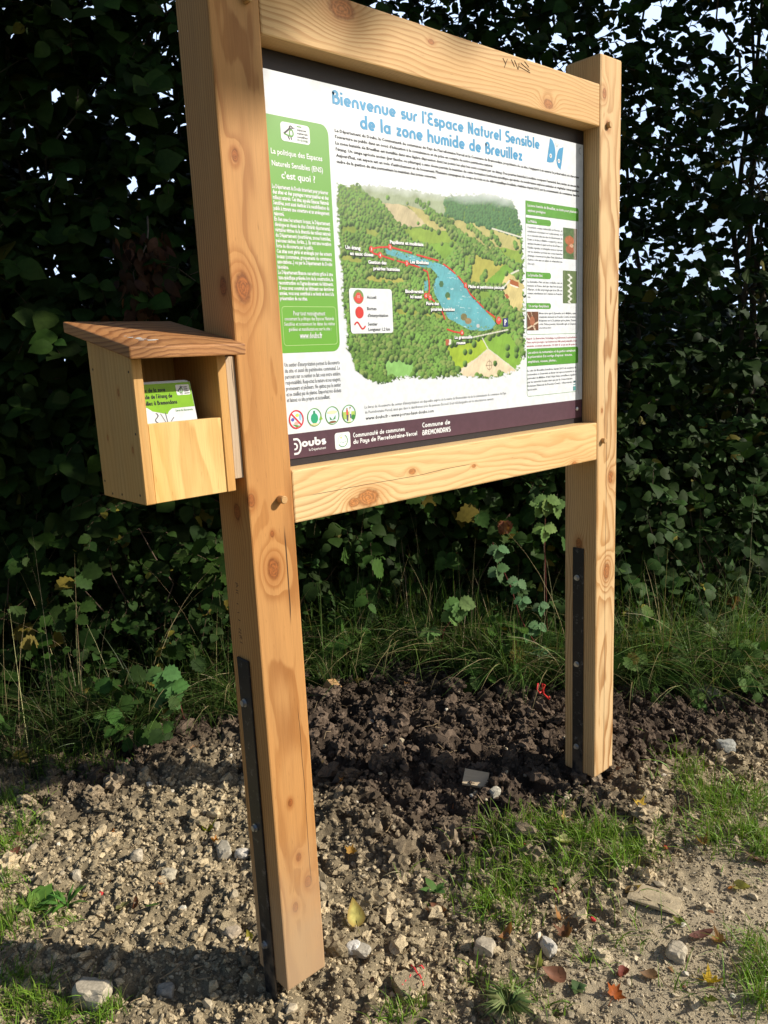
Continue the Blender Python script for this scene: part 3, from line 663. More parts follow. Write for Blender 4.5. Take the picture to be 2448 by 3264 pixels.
MB().tube([(rv[0], YP, rv[2]), (rv[0], YP - .003, rv[2]), (rv[0], YP - .0045, rv[2])], [.0062, .0058, .003], 14).build('white_rivet', I_white, panel, smooth=True)
# butterfly emblem, top right of the sheet
c5 = lambda X, Y: V2(1000 + X / 1.803, 200 + Y / 1.803)
BW = [c5(*p) for p in ((1358, 433), (1372, 446), (1382, 470), (1388, 500), (1389, 530), (1385, 555), (1376, 572), (1356, 574), (1339, 569))]
BR = [c5(*p) for p in ((1435, 485), (1430, 530), (1424, 580), (1418, 615), (1404, 601), (1397, 580), (1394, 556), (1397, 532), (1403, 508), (1412, 492))]
put2('butterfly_wings', [(BW, ng(BW), None), (BR, ng(BR), None)], I_blue, 1)
put2('butterfly_spots', [(disc(*c5(1361, 535), .0058, .0062, 14), ng(range(14)), None), (disc(*c5(1408, 565), .0058, .0062, 14), ng(range(14)), None)], I_white, 2)
put2('butterfly_line', [(disc(*c5(1361, 535), .0022, .0025, 10), ng(range(10)), None), (disc(*c5(1408, 565), .0022, .0025, 10), ng(range(10)), None), (*ring([c5(1395, 486), c5(1388, 461)], .0009, False), None), (*ring([c5(1397, 486), c5(1405, 467)], .0009, False), None),
     (*ring([(c5(1530, 508)[0] + .006 * math.cos(a), c5(1530, 508)[1] + .009 * math.sin(a)) for a in np.radians(np.arange(60, 301, 20))], .0012, False), None)], I_grey, 3)
# right-hand column
c4 = lambda X, Y: (1640 + X / 3.16, 600 + Y / 3.16)
v4 = lambda X, Y: V2(*c4(X, Y))
cxl, cxr = v4(112, 400)[0], v4(645, 400)[0]; zt, ztb = v4(112, 122)[1], v4(112, 260)[1]
gr = []
P = rrect(cxl, ztb, cxr, zt, .010, (1, 0, 0, 0)); gr.append((P, ng(P), None))
for (a, b) in ((292, 355), (840, 905), (1155, 1215)):
    P = rrect(cxl, v4(112, b)[1], v4(367, b)[0], v4(112, a)[1], .009, (1, 0, 0, 1)); gr.append((P, ng(P), None))
zg1, zg0 = v4(117, 1618)[1], v4(117, 1792)[1]
P = rrect(cxl, zg0, cxr, zg1, .008, (1, 0, 0, 0)); gr.append((P, ng(P), None))
[put2('green_heading', [q_], I_green, 1) for q_ in gr]
hw = hcap(c4(130, 185), c4(130, 158))
tl = lambda s, X0, Y0, X1, cap, **kw: fit_text(s, v4(X0, Y0)[0], v4(X1, Y0)[0], v4(X0, Y0)[1], cap, **kw)
put2('heading_text', [tl("La zone humide de Breuillez, un écrin pour plusieurs", 130, 182, 632, hw, off=.02), tl("espèces protégées", 130, 233, 310, hw, off=.02), tl("Le Mélibée", 132, 343, 222, hw, off=.02), tl("Le Spiranthe d'été", 132, 886, 280, hw, off=.02), tl("Un cortège d'amphibiens", 140, 1198, 345, hw, off=.02),
    tl("Les actions de restauration et de gestion entraînent", 133, 1668, 610, hw, off=.02), tl("la préservation d'un cortège d'espèces : insectes,", 133, 1711, 580, hw, off=.02), tl("amphibiens, oiseaux, plantes...", 133, 1760, 425, hw, off=.02)], I_white, 2)
hbod = hcap(c4(130, 400), c4(130, 379))
R1 = ["Considéré comme vulnérable en Europe, et", "actuellement très menacé sur le plan national, où il", "ne se rencontre plus que dans les départements du", "Doubs et du Jura, le Mélibée occupait il y a encore", "quelques décennies le quart nord-est de la France. A", "l'échelle régionale, les principales menaces reposent", "sur les atteintes portées aux zones humides", "(drainage, creusement de plans d'eau, plantations", "d'arbres, voire mise en culture et urbanisation des", "~milieux occupés)."]
R2 = ["Le Spiranthe d'été est une orchidée rare et", "menacée en France, ainsi que dans tous les pays", "d'Europe, où elle est protégée par la loi. Elle est", "connue actuellement sur 5 stations en Franche-", "~Comté."]
R3 = ["Moins rares que le Spiranthe ou le Mélibée, mais", "néanmoins menacés en Franche-Comté, et moins", "fréquents sur le 2e plateau qu'en plaine, Triton", "crêté, Triton ponctué, Grenouille agile et Crapaud", "~sonneur à ventre jaune vivent ici."]
R4 = ["Le site de Breuillez bénéficie depuis 2012 de mesures de", "restauration et d'entretien en faveur des espèces menacées et en", "particulier du Mélibée. Il fait l'objet d'une surveillance régulière", "par les autorités locales ainsi que par le Conservatoire", "Botanique National de Franche-Comté - Observatoire", "~Régional des Invertébrés."]
rb = block(R1, c4(130, 400), c4(130, 767), v4(130, 400)[0], v4(482, 430)[0], hbod, squeeze=.55, off=.012) + block(R2, c4(130, 950), c4(130, 1105), v4(130, 950)[0], v4(480, 950)[0], hbod, squeeze=.55, off=.012) \
   + block(R3, c4(248, 1268), c4(248, 1415), v4(248, 1268)[0], v4(615, 1268)[0], hbod, squeeze=.55, off=.012)
r4 = block(R4, c4(130, 1848), c4(130, 2040), v4(130, 1845)[0], v4(622, 1830)[0], hbod, squeeze=.55, off=.012)
for i in (3, 4): r4[i] = relength(r4[i], v4(130, 1845)[0], v4(582, 1900)[0])
put2('species_text', rb + r4, I_grey, 1)
put2('warning_text', block(["Rappel : La destruction, l'arrachage, le prélèvement, la perturbation", "d'une espèce protégée représentent un délit pénal punissable d'une", "amende pouvant atteindre 15 000 € et un an de prison."], c4(122, 1525), c4(122, 1600), v4(122, 1525)[0], v4(628, 1500)[0], hbod, off=.01), I_wine, 1)
P = rrect(cxl, v4(120, 1475)[1], v4(640, 1440)[0], ztb - .001, .009, (0, 0, 1, 1)); P2 = rrect(cxl, v4(120, 2100)[1], v4(632, 2000)[0], zg0 - .0008, .009, (0, 0, 1, 1))
put2('column_outline', [(*ring(P, .0011), None), (*ring(P2, .0011), None)], I_leafgreen, 1)
put2('small_logos', [([v4(593, 1940), v4(612, 1938), v4(612, 1955), v4(593, 1957)], ng(range(4)), (.03, .10, .10)), ([v4(590, 1995), v4(616, 1993), v4(616, 2035), v4(590, 2037)], ng(range(4)), (.10, .30, .30)), ([v4(593, 1972), v4(614, 1970), v4(614, 1980), v4(593, 1982)], ng(range(4)), (.15, .32, .33)), (*ring([v4(648, 1820), v4(645, 2075)], .0012, False), (.25, .27, .30))], M_ink, 2, True)

def raster(name, img, corner, layer, mask=None):
    """img (h,w,3) linear colours; corner(i,j)-> panel (x,z) for a vertex row/column; ONE printed picture"""
    h, w, _ = img.shape; Vq = np.array([[corner(i, j) for j in range(w)] for i in range(h)]).reshape(-1, 2)
    V3 = np.stack([Vq[:, 0], np.full(len(Vq), YP - LAY * layer), Vq[:, 1]], -1)
    ii = (np.arange(h - 1)[:, None] * w + np.arange(w - 1)[None]).ravel()
    Q = np.stack([ii, ii + w, ii + w + 1, ii + 1], -1)
    if mask is not None: Q = Q[mask.ravel()[Q].any(1)]
    return mesh_np(name, V3, Q, M_ink, panel, tint=img.reshape(-1, 3))
# three small species photographs
def photo(name, x0, y0, x1, y1, draw, layer=2):
    a = v4(x0, y0); b = v4(x1, y1); h, w = 44, 24
    Y, X = np.mgrid[0:h, 0:w]; X = X / (w - 1); Y = Y / (h - 1); im = draw(X, Y)
    raster(name, np.clip(im, 0, .9), lambda i, j: (a[0] + (b[0] - a[0]) * j / (w - 1), a[1] + (b[1] - a[1]) * i / (h - 1)), layer)
def mixc(a, b, t): return np.array(a) * (1 - t[..., None]) + np.array(b) * t[..., None]
def ph1(X, Y):
    im = mixc((.025, .07, .02), (.12, .2, .07), fbm(X * 7, Y * 9, 3)); im = np.where((X > .78)[..., None], mixc((.10, .08, .06), (.42, .36, .3), fbm(X * 30, Y * 6, 5)), im)
    for (cx, cy, rx, ry, c) in ((.45, .40, .33, .15, (.36, .11, .04)), (.48, .68, .30, .14, (.30, .09, .04)), (.6, .56, .14, .05, (.5, .3, .2))):
        m = ((X - cx) / rx) ** 2 + ((Y - cy) / ry) ** 2 < 1; im = np.where(m[..., None], np.array(c) * (.6 + .8 * fbm(X * 20, Y * 20, 8))[..., None], im)
    return im
def ph2(X, Y):
    im = mixc((.05, .09, .03), (.16, .22, .09), fbm(X * 18, Y * 5, 13)); m = np.abs(X - .5 - .09 * np.sin(Y * 38)) < .075
    return np.where((m & (Y > .1))[..., None], np.array((.70, .72, .66)) * (.45 + .9 * fbm(X * 40, Y * 40, 2))[..., None], im)
def ph3(X, Y):
    im = mixc((.06, .02, .01), (.20, .07, .03), fbm(X * 8, Y * 9, 23))
    for k_, b_ in ((1.3, .1), (-.35, .9), (2.6, -.9)): im = np.where((np.abs(Y - k_ * X - b_) < .045)[..., None], np.array((.62, .5, .36)), im)
    m = ((X - .45) / .22) ** 2 + ((Y - .5) / .25) ** 2 < 1; return np.where(m[..., None], np.array((.34, .12, .06)) * (.6 + .8 * fbm(X * 20, Y * 20, 4))[..., None], im)
photo('species_photo', 490, 395, 627, 720, ph1); photo('species_photo', 488, 827, 624, 1160, ph2); photo('species_photo', 125, 1243, 240, 1430, ph3)

# --- the painted map on the sheet
c3 = lambda X, Y: V2(1030 + X / 2.476, 550 + Y / 2.476)
MX0, MY0, CS = 84, 66, 4.0; mw, mh = 380, 408
Yp, Xp = np.mgrid[0:mh, 0:mw]; Xp = MX0 + Xp * CS; Yp = MY0 + Yp * CS
def inpoly(P, X=Xp, Y=Yp):
    r = np.zeros(X.shape, bool); n = len(P)
    for i in range(n):
        (x1, y1), (x2, y2) = P[i], P[(i + 1) % n]
        if y1 == y2: continue
        r ^= ((Y < y1) != (Y < y2)) & (X < (x2 - x1) * (Y - y1) / (y2 - y1) + x1)
    return r
nz1 = fbm(Xp / 60, Yp / 60, 2) - .47; nz2 = fbm(Xp / 14, Yp / 14, 6) - .47; nz3 = fbm(Xp / 8 + Yp / 30, Yp / 40, 12) - .47
jx, jy = Xp + nz2 * 22, Yp + nz1 * 22
img = np.zeros((mh, mw, 3)); img[:] = rgb(104, 138, 62); img *= (1 + nz1 * .8)[..., None]
field = np.zeros((mh, mw), bool)
for P, c in ([((280, 92), (480, 108), (960, 185), (960, 340), (660, 262), (440, 232), (330, 150)), (158, 170, 140)], [((440, 230), (660, 265), (760, 345), (830, 432), (590, 420), (520, 330)), (196, 182, 146)],
    [((660, 250), (770, 290), (990, 465), (900, 462), (830, 430)), (182, 174, 112)], [((600, 425), (980, 470), (1060, 552), (830, 562), (700, 530)), (136, 164, 66)], [((820, 562), (1060, 558), (1030, 665), (960, 690)), (122, 162, 62)],
    [((990, 350), (1300, 430), (1560, 520), (1560, 610), (1400, 640), (1180, 520), (1080, 470)), (180, 174, 112)], [((1390, 590), (1570, 625), (1570, 725), (1450, 700)), (134, 162, 66)],
    [((1190, 640), (1440, 715), (1280, 872), (1150, 880)), (172, 170, 82)], [((1440, 715), (1535, 775), (1430, 885), (1280, 872)), (116, 164, 58)], [((1450, 790), (1590, 850), (1570, 1090), (1500, 1085), (1395, 925)), (206, 190, 130)],
    [((1130, 640), (1190, 620), (1150, 770), (1110, 760)), (128, 160, 62)], [((1220, 935), (1330, 915), (1325, 1000), (1260, 1010)), (120, 152, 62)], [((955, 1372), (1255, 1308), (1305, 1392), (1060, 1570), (1010, 1490)), (158, 186, 54)],
    [((1305, 1392), (1525, 1562), (1390, 1612), (1080, 1604), (1060, 1570)), (226, 208, 176)], [((1255, 1308), (1470, 1240), (1592, 1450), (1525, 1562), (1305, 1392)), (126, 170, 62)],
    [((490, 1492), (600, 1475), (700, 1505), (765, 1600), (500, 1612)), (138, 190, 106)], [((140, 405), (310, 432), (290, 475), (150, 470)), (132, 152, 66)], [((330, 440), (440, 465), (420, 510), (320, 480)), (138, 150, 72)],
    [((340, 805), (640, 840), (620, 880), (330, 850)), (168, 166, 82)], [((560, 1070), (760, 1095), (940, 1110), (930, 1150), (560, 1120)), (150, 158, 70)], [((150, 640), (330, 690), (320, 720), (150, 690)), (150, 156, 74)], [((1250, 1080), (1470, 1130), (1440, 1230), (1360, 1200)), (128, 156, 66)]):
    m = inpoly(P, jx, jy); field |= m; img[m] = np.array(rgb(*c)) * (1 + .5 * nz1[m] + .35 * nz3[m])[:, None]
forest = inpoly(((955, 205), (1100, 182), (1300, 172), (1500, 225), (1572, 440), (1566, 508), (1400, 470), (1150, 402), (955, 330)), jx, jy)
lake = inpoly(((485, 600), (560, 612), (700, 650), (840, 697), (960, 733), (1040, 800), (1110, 880), (1180, 990), (1270, 1080), (1362, 1190), (1340, 1232), (1260, 1247), (1160, 1242), (1060, 1192), (990, 1152), (930, 1050), (882, 960), (868, 900), (898, 810), (850, 752), (760, 740), (640, 690), (500, 642)), Xp + nz2 * 9, Yp + nz1 * 9) \
     | inpoly(((797, 860), (825, 850), (828, 930), (800, 932)))
out = inpoly(((112, 86), (200, 108), (275, 84), (300, 100), (480, 110), (700, 140), (960, 185), (1100, 178), (1300, 168), (1500, 225), (1572, 440), (1582, 800), (1588, 1200), (1594, 1450), (1525, 1562), (1400, 1612), (1300, 1622), (1080, 1604), (840, 1628), (640, 1612), (450, 1672), (330, 1622), (250, 1560), (232, 1450), (190, 1400), (180, 1200), (150, 1000), (150, 760), (128, 650), (116, 300)), Xp + nz2 * 60, Yp + nz2 * 60)
mr = np.random.default_rng(3); trees = []
for gy_ in np.arange(86, 1660, 23):
    for gx_ in np.arange(96, 1590, 21):
        X = gx_ + mr.uniform(-8, 8); Y = gy_ + mr.uniform(-7, 7); j = int((X - MX0) / CS); i = int((Y - MY0) / CS)
        if not (0 <= i < mh and 0 <= j < mw) or not out[i, j] or lake[i, j]: continue
        if field[i, j] and mr.random() > .022: continue
        if not forest[i, j] and not field[i, j] and mr.random() < .16: continue
        trees.append((Y, X, bool(forest[i, j])))
for row in (((440, 232), (590, 420)), ((730, 210), (1060, 480)), ((1000, 420), (1400, 720)), ((1150, 420), (1540, 770)), ((1060, 560), (1010, 700)), ((1080, 600), (960, 720)), ((1200, 620), (1130, 800)), ((1040, 760), (1150, 900)), ((1320, 920), (1500, 1120)), ((1470, 1180), (1590, 1440)), ((1120, 1250), (1460, 1235)), ((1330, 480), (1400, 560)), ((1500, 560), (1560, 620)), ((1240, 870), (1290, 790)), ((1540, 790), (1560, 860)), ((480, 595), (1030, 740))):
    (x1, y1), (x2, y2) = row; n = int(math.hypot(x2 - x1, y2 - y1) / 9)
    for q in range(n):
        t = q / n; trees.append((y1 + (y2 - y1) * t + mr.uniform(-14, 14), x1 + (x2 - x1) * t + mr.uniform(-16, 16), False))
img[lake] = np.array(rgb(100, 176, 184)) * (1 + .4 * nz1[lake] + .30 * nz3[lake])[:, None]
wh = lake & (fbm(Xp / 34, Yp / 9, 31) > .72); img[wh] = rgb(190, 222, 226)
for (Y, X, fo) in sorted(trees):
    sc = (.75 + .45 * (Y - 90) / 1500) * mr.uniform(.8, 1.25); rx, ry = 16.5 * sc, 24 * sc
    hue = mr.random(); dk = np.array(rgb(32, 60, 30)) * (.7 + .6 * hue); lt = np.array(rgb(118, 162, 74)) * (1 + 1.1 * float(fbm(np.array([X / 130]), np.array([Y / 110]), 19, 2)[0] - .4)) if hue < .75 else np.array(rgb(138, 162, 88))
    if fo: dk, lt = np.array(rgb(44, 88, 58)), np.array(rgb(88, 134, 84))
    fade = np.clip((420 - Y) / 420, 0, 1) * .35; dk = dk * (1 - fade) + np.array(rgb(150, 175, 130)) * fade
    i0, i1 = max(0, int((Y - ry - MY0) / CS)), min(mh, int((Y + ry - MY0) / CS) + 2); j0, j1 = max(0, int((X - rx - MX0) / CS)), min(mw, int((X + rx - MX0) / CS) + 2)
    if i1 <= i0 or j1 <= j0: continue
    xx = (Xp[i0:i1, j0:j1] - X) / rx; yy = (Yp[i0:i1, j0:j1] - Y) / ry; m = xx * xx + yy * yy < 1
    f = (np.clip(.5 - .6 * xx - .6 * yy, 0, 1) ** 1.3)[..., None]; sub = img[i0:i1, j0:j1]; sub[m] = (dk * (1 - f) + lt * f)[m]
lk2 = lake & (fbm(Xp / 9, Yp / 9, 44) < .60)
img[lk2] = np.array(rgb(98, 172, 184)) * (1 + .4 * nz1[lk2] + .30 * nz3[lk2])[:, None]; img[wh] = rgb(176, 212, 216)
for (X, Y, rx, ry, c) in ((932, 880, 17, 26, (66, 110, 70)), (982, 970, 20, 26, (70, 112, 66)), (990, 996, 12, 10, (200, 180, 130)), (1110, 1140, 26, 30, (120, 116, 76)), (1145, 1172, 26, 24, (150, 130, 96)), (1222, 1210, 12, 16, (190, 190, 190))):
    m = ((Xp - X) / rx) ** 2 + ((Yp - Y) / ry) ** 2 < 1; img[m] = np.array(rgb(*c)) * (1 + .6 * nz2[m])[:, None]
for P, c in ([((1468, 838), (1540, 866), (1545, 905), (1475, 880)), (165, 92, 48)], [((1475, 880), (1545, 905), (1530, 912), (1480, 893)), (236, 228, 212)], [((1432, 962), (1452, 956), (1468, 985), (1450, 998)), (170, 92, 60)], [((966, 1318), (996, 1314), (990, 1362), (964, 1365)), (176, 96, 70)], [((996, 1314), (1012, 1318), (1008, 1352), (990, 1362)), (226, 222, 214)]):
    img[inpoly(P)] = rgb(*c)
for (x1, y1, x2, y2, w_) in ((1180, 1300, 1460, 1240, 5), (1255, 1305, 1300, 1390, 4), (1300, 1390, 1520, 1560, 3), (1480, 800, 1545, 770, 7), (1400, 930, 1475, 850, 6), (1330, 440, 1565, 512, 6), (1300, 1390, 1075, 1585, 3)):
    d_ = np.abs((x2 - x1) * (y1 - Yp) - (x1 - Xp) * (y2 - y1)) / math.hypot(x2 - x1, y2 - y1); t_ = ((Xp - x1) * (x2 - x1) + (Yp - y1) * (y2 - y1)) / ((x2 - x1) ** 2 + (y2 - y1) ** 2)
    m = (d_ < w_) & (t_ > 0) & (t_ < 1); img[m] = rgb(214, 214, 200)
pw = np.array((.66, .69, .725)); soft = np.clip((165 - Yp - (Xp - 400) * -.115 + 60 * nz1) / 110, 0, 1)[..., None] * (Xp > 300)[..., None]
img = img * (1 - soft * .85) + pw / .84 * soft * .85
img = np.where(out[..., None], img, pw)
raster('painted_map', np.where(out[..., None], np.clip(img * .84, 0, .8), img), lambda i, j: c3(MX0 + j * CS, MY0 + i * CS), 1, out)
rp = []
for P in (((366, 604), (440, 590), (525, 587), (610, 610), (700, 634)), ((735, 648), (820, 672), (910, 696)), ((945, 720), (1000, 760), (1042, 798)), ((1062, 815), (1122, 890), (1160, 960), (1205, 1003)), ((1212, 1014), (1265, 1068)), ((1285, 1090), (1340, 1130), (1385, 1175)), ((366, 604), (400, 640), (447, 652), (560, 690)), ((580, 696), (660, 716), (760, 748)), ((786, 766), (822, 784), (832, 840), (838, 900), (835, 950), (808, 972)), ((808, 972), (840, 986), (880, 1020)), ((935, 1090), (962, 1160)), ((975, 1236), (1030, 1256), (1110, 1270))):
    rp.append((*ring([c3(*p) for p in P], .0042, False), None))
mk = ((525, 587, '2'), (378, 605, '3'), (447, 652, '4'), (658, 717, '5'), (808, 972, '6'), (840, 986, '7'), (1122, 890, '1'), (1093, 1264, '8'))
mkz = hcap((0 + 1030, 800), (1030, 792.2))
put2('trail_line', rp, I_red, 2)
I_mark = ink('ink_marker', (.62, .07, .045)); [put2('trail_marker', [(disc(*c3(X, Y), .0068, .0078, 16), ng(range(16)), None)], I_mark, 3) for X, Y, _ in mk]
nums = [fit_text(s_, c3(X - 9, Y)[0], c3(X + 9, Y)[0], c3(X, Y)[1] - .0032, .0066, 'C', off=.03, squeeze=.9) for X, Y, s_ in mk]
ML = (("Papillons et moliniaie", 523, 560, 788), ("Un étang", 172, 602, 292), ("en eaux closes", 208, 650, 393), ("Gestion des", 352, 718, 497), ("prairies humides", 393, 768, 602), ("Les libellules", 683, 716, 830), ("Biodiversité", 645, 949, 790), ("ici aussi", 684, 991, 776), ("Flore des", 810, 1045, 912), ("prairies humides", 848, 1090, 1036), ("Pêche et patrimoine piscicole", 1143, 910, 1427), ("La grenouille", 1035, 1312, 1175), ("rousse", 1050, 1355, 1120))
cpm = hcap((1200, 900), (1200, 889.5)); sh, wt = [], []
for s_, X0, Y, X1_, in ML:
    a = c3(X0, Y); b = c3(X1_, Y); t = fit_text(s_, a[0], b[0], a[1], cpm, 'J', off=.045, res=2); wt.append(t)
    P, F, _ = fit_text(s_, a[0], b[0], a[1], cpm, 'J', off=.10, res=1); sh.append((P + np.array([.0012, -.0012]), F, None))
[put2('map_label_shadow', [q_], I_black, 4) for q_ in sh]; [put2('map_label', [q_], I_white, 5) for q_ in wt]; put2('marker_numerals', nums, I_white, 5)
a = c3(200, 912); b = c3(552, 1268); zt_ = (c3(200, 912)[1] + c3(537, 920)[1]) / 2; zb_ = (c3(218, 1272)[1] + c3(552, 1265)[1]) / 2; xl_ = (c3(200, 912)[0] + c3(218, 1272)[0]) / 2; xr_ = (c3(537, 920)[0] + c3(552, 1265)[0]) / 2
P = rrect(xl_, zb_, xr_, zt_, .008); put2('legend_box', [(P, ng(P), None)], M_paper, 4)
lt_ = lambda s, X0, Y, X1_, cap: fit_text(s, c3(X0, Y)[0], c3(X1_, Y)[0], c3(X0, Y)[1], cap, off=.015, res=2)
put2('legend_text', [lt_("Accueil", 342, 996, 416, cpm * .95), lt_("Bornes", 345, 1086, 418, cpm * .95), lt_("d'interprétation", 349, 1140, 510, cpm * .95), lt_("Sentier", 352, 1208, 427, cpm * .95), lt_("Longueur 1,2 km", 355, 1250, 525, cpm * .95)], I_black, 5)
D = []
for (X, Y, sc) in ((276, 981, 1.), (1382, 1161, .85)):
    c_ = c3(X, Y); r = .0165 * sc
    D += [(disc(*c_, r, r * 1.05, 24), ng(range(24)), (.16, .24, .07)), (disc(*c_, r * .92, r * .97, 24)[12:] + [(c_[0] + r * .92, c_[1])], ng(range(13)), (.55, .05, .04)), (disc(*c_, r * .60, r * .64, 20), ng(range(20)), (.60, .07, .05))]
put2('welcome_badge', D, M_ink, 5, True)
put2('welcome_badge_lettering', [fit_text('ICI', c_[0] - .006, c_[0] + .006, c_[1] - .003, .0065, 'C', off=.01) for c_ in (c3(276, 981), c3(1382, 1161))], I_white, 6)
put2('legend_symbol', [(disc(*c3(284, 1105), .0135, .0145, 20), ng(range(20)), None), (*ring([c3(245 + 86 * t, 1208 - 26 * math.sin(t * 6.0 + .2)) for t in np.linspace(0, 1, 15)], .0042, False), None)], I_red, 5)
a = c3(1417, 1150); b = c3(1457, 1216); put2('parking_sign', [([(a[0], b[1]), (b[0], b[1]), (b[0], a[1]), (a[0], a[1])], ng(range(4)), None)], ink('ink_navy', (.02, .025, .16)), 4)
put2('parking_letter', [fit_text('P', a[0], b[0], b[1] + .0045, (a[1] - b[1]) * .66, 'C', off=.03, squeeze=1.)], I_white, 5)
cc = c3(1310, 1520); put2('compass_rose', [(*ring(disc(*cc, .0115, .0125, 20), .0009), None), (*ring([cc + (0, .018), cc - (0, .018)], .0008, False), None), (*ring([cc + (.016, 0), cc - (.016, 0)], .0008, False), None)], ink('ink_brown', (.16, .07, .04)), 4)

# ------------------------------------------------------------------ leaflet box with its leaflets
bx0, bx1, by0, by1, bz0, bz1, bz1b = -.232, -.0235, .006, .218, 1.2865, 1.579, 1.630
box = empty('leaflet_box', (-.128, .112, bz0), 'small pine leaflet box with a sloping roof, fixed to the nearer post', 'leaflet box')
def wb(n, ax, pith, ring_=.0055, ctr=.7, sd=0., kn=(), e=(.60, .350, .125), l=(.40, .19, .052)): return wood(n, ax, e, l, pith, ring_, kn, contrast=ctr, seed=sd, warp=.006)
M_bside = wb('box_side_wood', 'z', (.3, .3), .010, .5, 2., [(-.105, -.03, .225, .008, .005), (-.105, .05, .13, .006, .004), (-.105, -.07, .11, .007, .004)])
M_bfront = wb('box_front_wood', 'z', (.02, .40), .0050, .75, 6., e=(.78, .520, .205), l=(.54, .28, .08))
M_broof = wood('box_roof_wood', 'y', (.43, .205, .078), (.15, .055, .02), (.02, -.16), .0085, [(.03, .02, .36, .016, .008)], contrast=1., seed=4., warp=.006)
M_nail = plain('rusty_nail', (.10, .055, .03), .6, .3, .3)
t_ = .0215
def slab(a, b, c0, c1, name, mat, bev=.0016):                # y-z side board with a sloping top
    m = MB(); V = [(a, by0, bz0), (a, by1, bz0), (a, by1, bz1b - .002), (a, by0, bz1 - .002)]
    m.add(V + [(b, y_, z_) for (_, y_, z_) in V], [(0, 1, 2, 3), (7, 6, 5, 4), (0, 4, 5, 1), (1, 5, 6, 2), (2, 6, 7, 3), (3, 7, 4, 0)])
    return m.build(name, mat, box, bevel=bev)
sL = slab(bx0, bx0 + t_, 0, 0, 'side_board', M_bside); sR = slab(bx1 - t_, bx1, 0, 0, 'side_board', M_bside)
nl_ = MB()
for (y_, z_) in ((.022, 1.552), (.03, 1.305), (.17, 1.295), (.12, 1.298), (.20, 1.56), (.02, 1.43), (.205, 1.32)):
    nl_.tube([(bx0 + .001, y_, z_), (bx0 - .0006, y_, z_)], .0026, 8)
nl_.build('nail_heads', M_nail, sL)
MB().box((bx0 + t_ + .0006, by0 + .002, bz0 + .0005), (bx1 - t_ - .0006, by0 + .020, 1.4478)).build('front_board', M_bfront, box, bevel=.001)
MB().box((bx0 + t_ + .0006, by1 - .018, bz0 + .0008), (bx1 - t_ - .0006, by1 - .0008, bz1b - .008)).build('back_board', M_bside, box)
MB().box((bx0 + t_ + .0008, by0 + .0206, bz0 + .001), (bx1 - t_ - .0008, by1 - .0186, bz0 + .02)).build('floor_board', M_bside, box)
m = MB(); ra, rbk = (-.2555, -.044, 1.5755), (-.0016, .279, 1.6405); V = []
for dz_ in (0, .0235):
    V += [(ra[0], ra[1], ra[2] + dz_), (rbk[0], ra[1], ra[2] + dz_), (rbk[0], rbk[1], rbk[2] + dz_), (ra[0], rbk[1], rbk[2] + dz_)]
roof = m.add(V, [(0, 3, 2, 1), (4, 5, 6, 7), (0, 1, 5, 4), (1, 2, 6, 5), (2, 3, 7, 6), (3, 0, 4, 7)]).build('roof_board', M_broof, box, bevel=.0035, seg=2)
m = MB(); rz = lambda y_: 1.5755 + .0235 + (y_ + .044) / .323 * .065 + .0006
for (x_, y_, r_) in ((-.205, .055, .006), (-.196, .040, .008), (-.19, .050, .005), (-.198, .022, .006), (-.181, .018, .009), (-.168, .022, .006), (-.186, .032, .004), (-.209, .072, .003)):
    P = [(x_ + r_ * (1 + .35 * math.sin(3 * a + r_ * 900)) * math.cos(a), y_ + .7 * r_ * (1 + .3 * math.cos(2 * a)) * math.sin(a), 0) for a in np.linspace(0, 2 * math.pi, 12, False)]
    P = [(p[0], p[1], rz(p[1])) for p in P]; m.add(P, [tuple(range(12))])
m.build('bird_dropping', plain('dropping_white', (.62, .62, .58), .7), roof)
M_bat = wood('batten_wood', 'z', (.56, .41, .27), (.38, .26, .16), (.02, .06), .004, [(-.012, .008, 1.445 - bz0, .010, .006)], grey=.25, contrast=.5, cracks=[(0, .117, .2, .3, .0007)])
MB().box((bx1 + .0005, .0085, 1.3125), (-.0008, .115, 1.574)).build('batten', M_bat, box, bevel=.001)

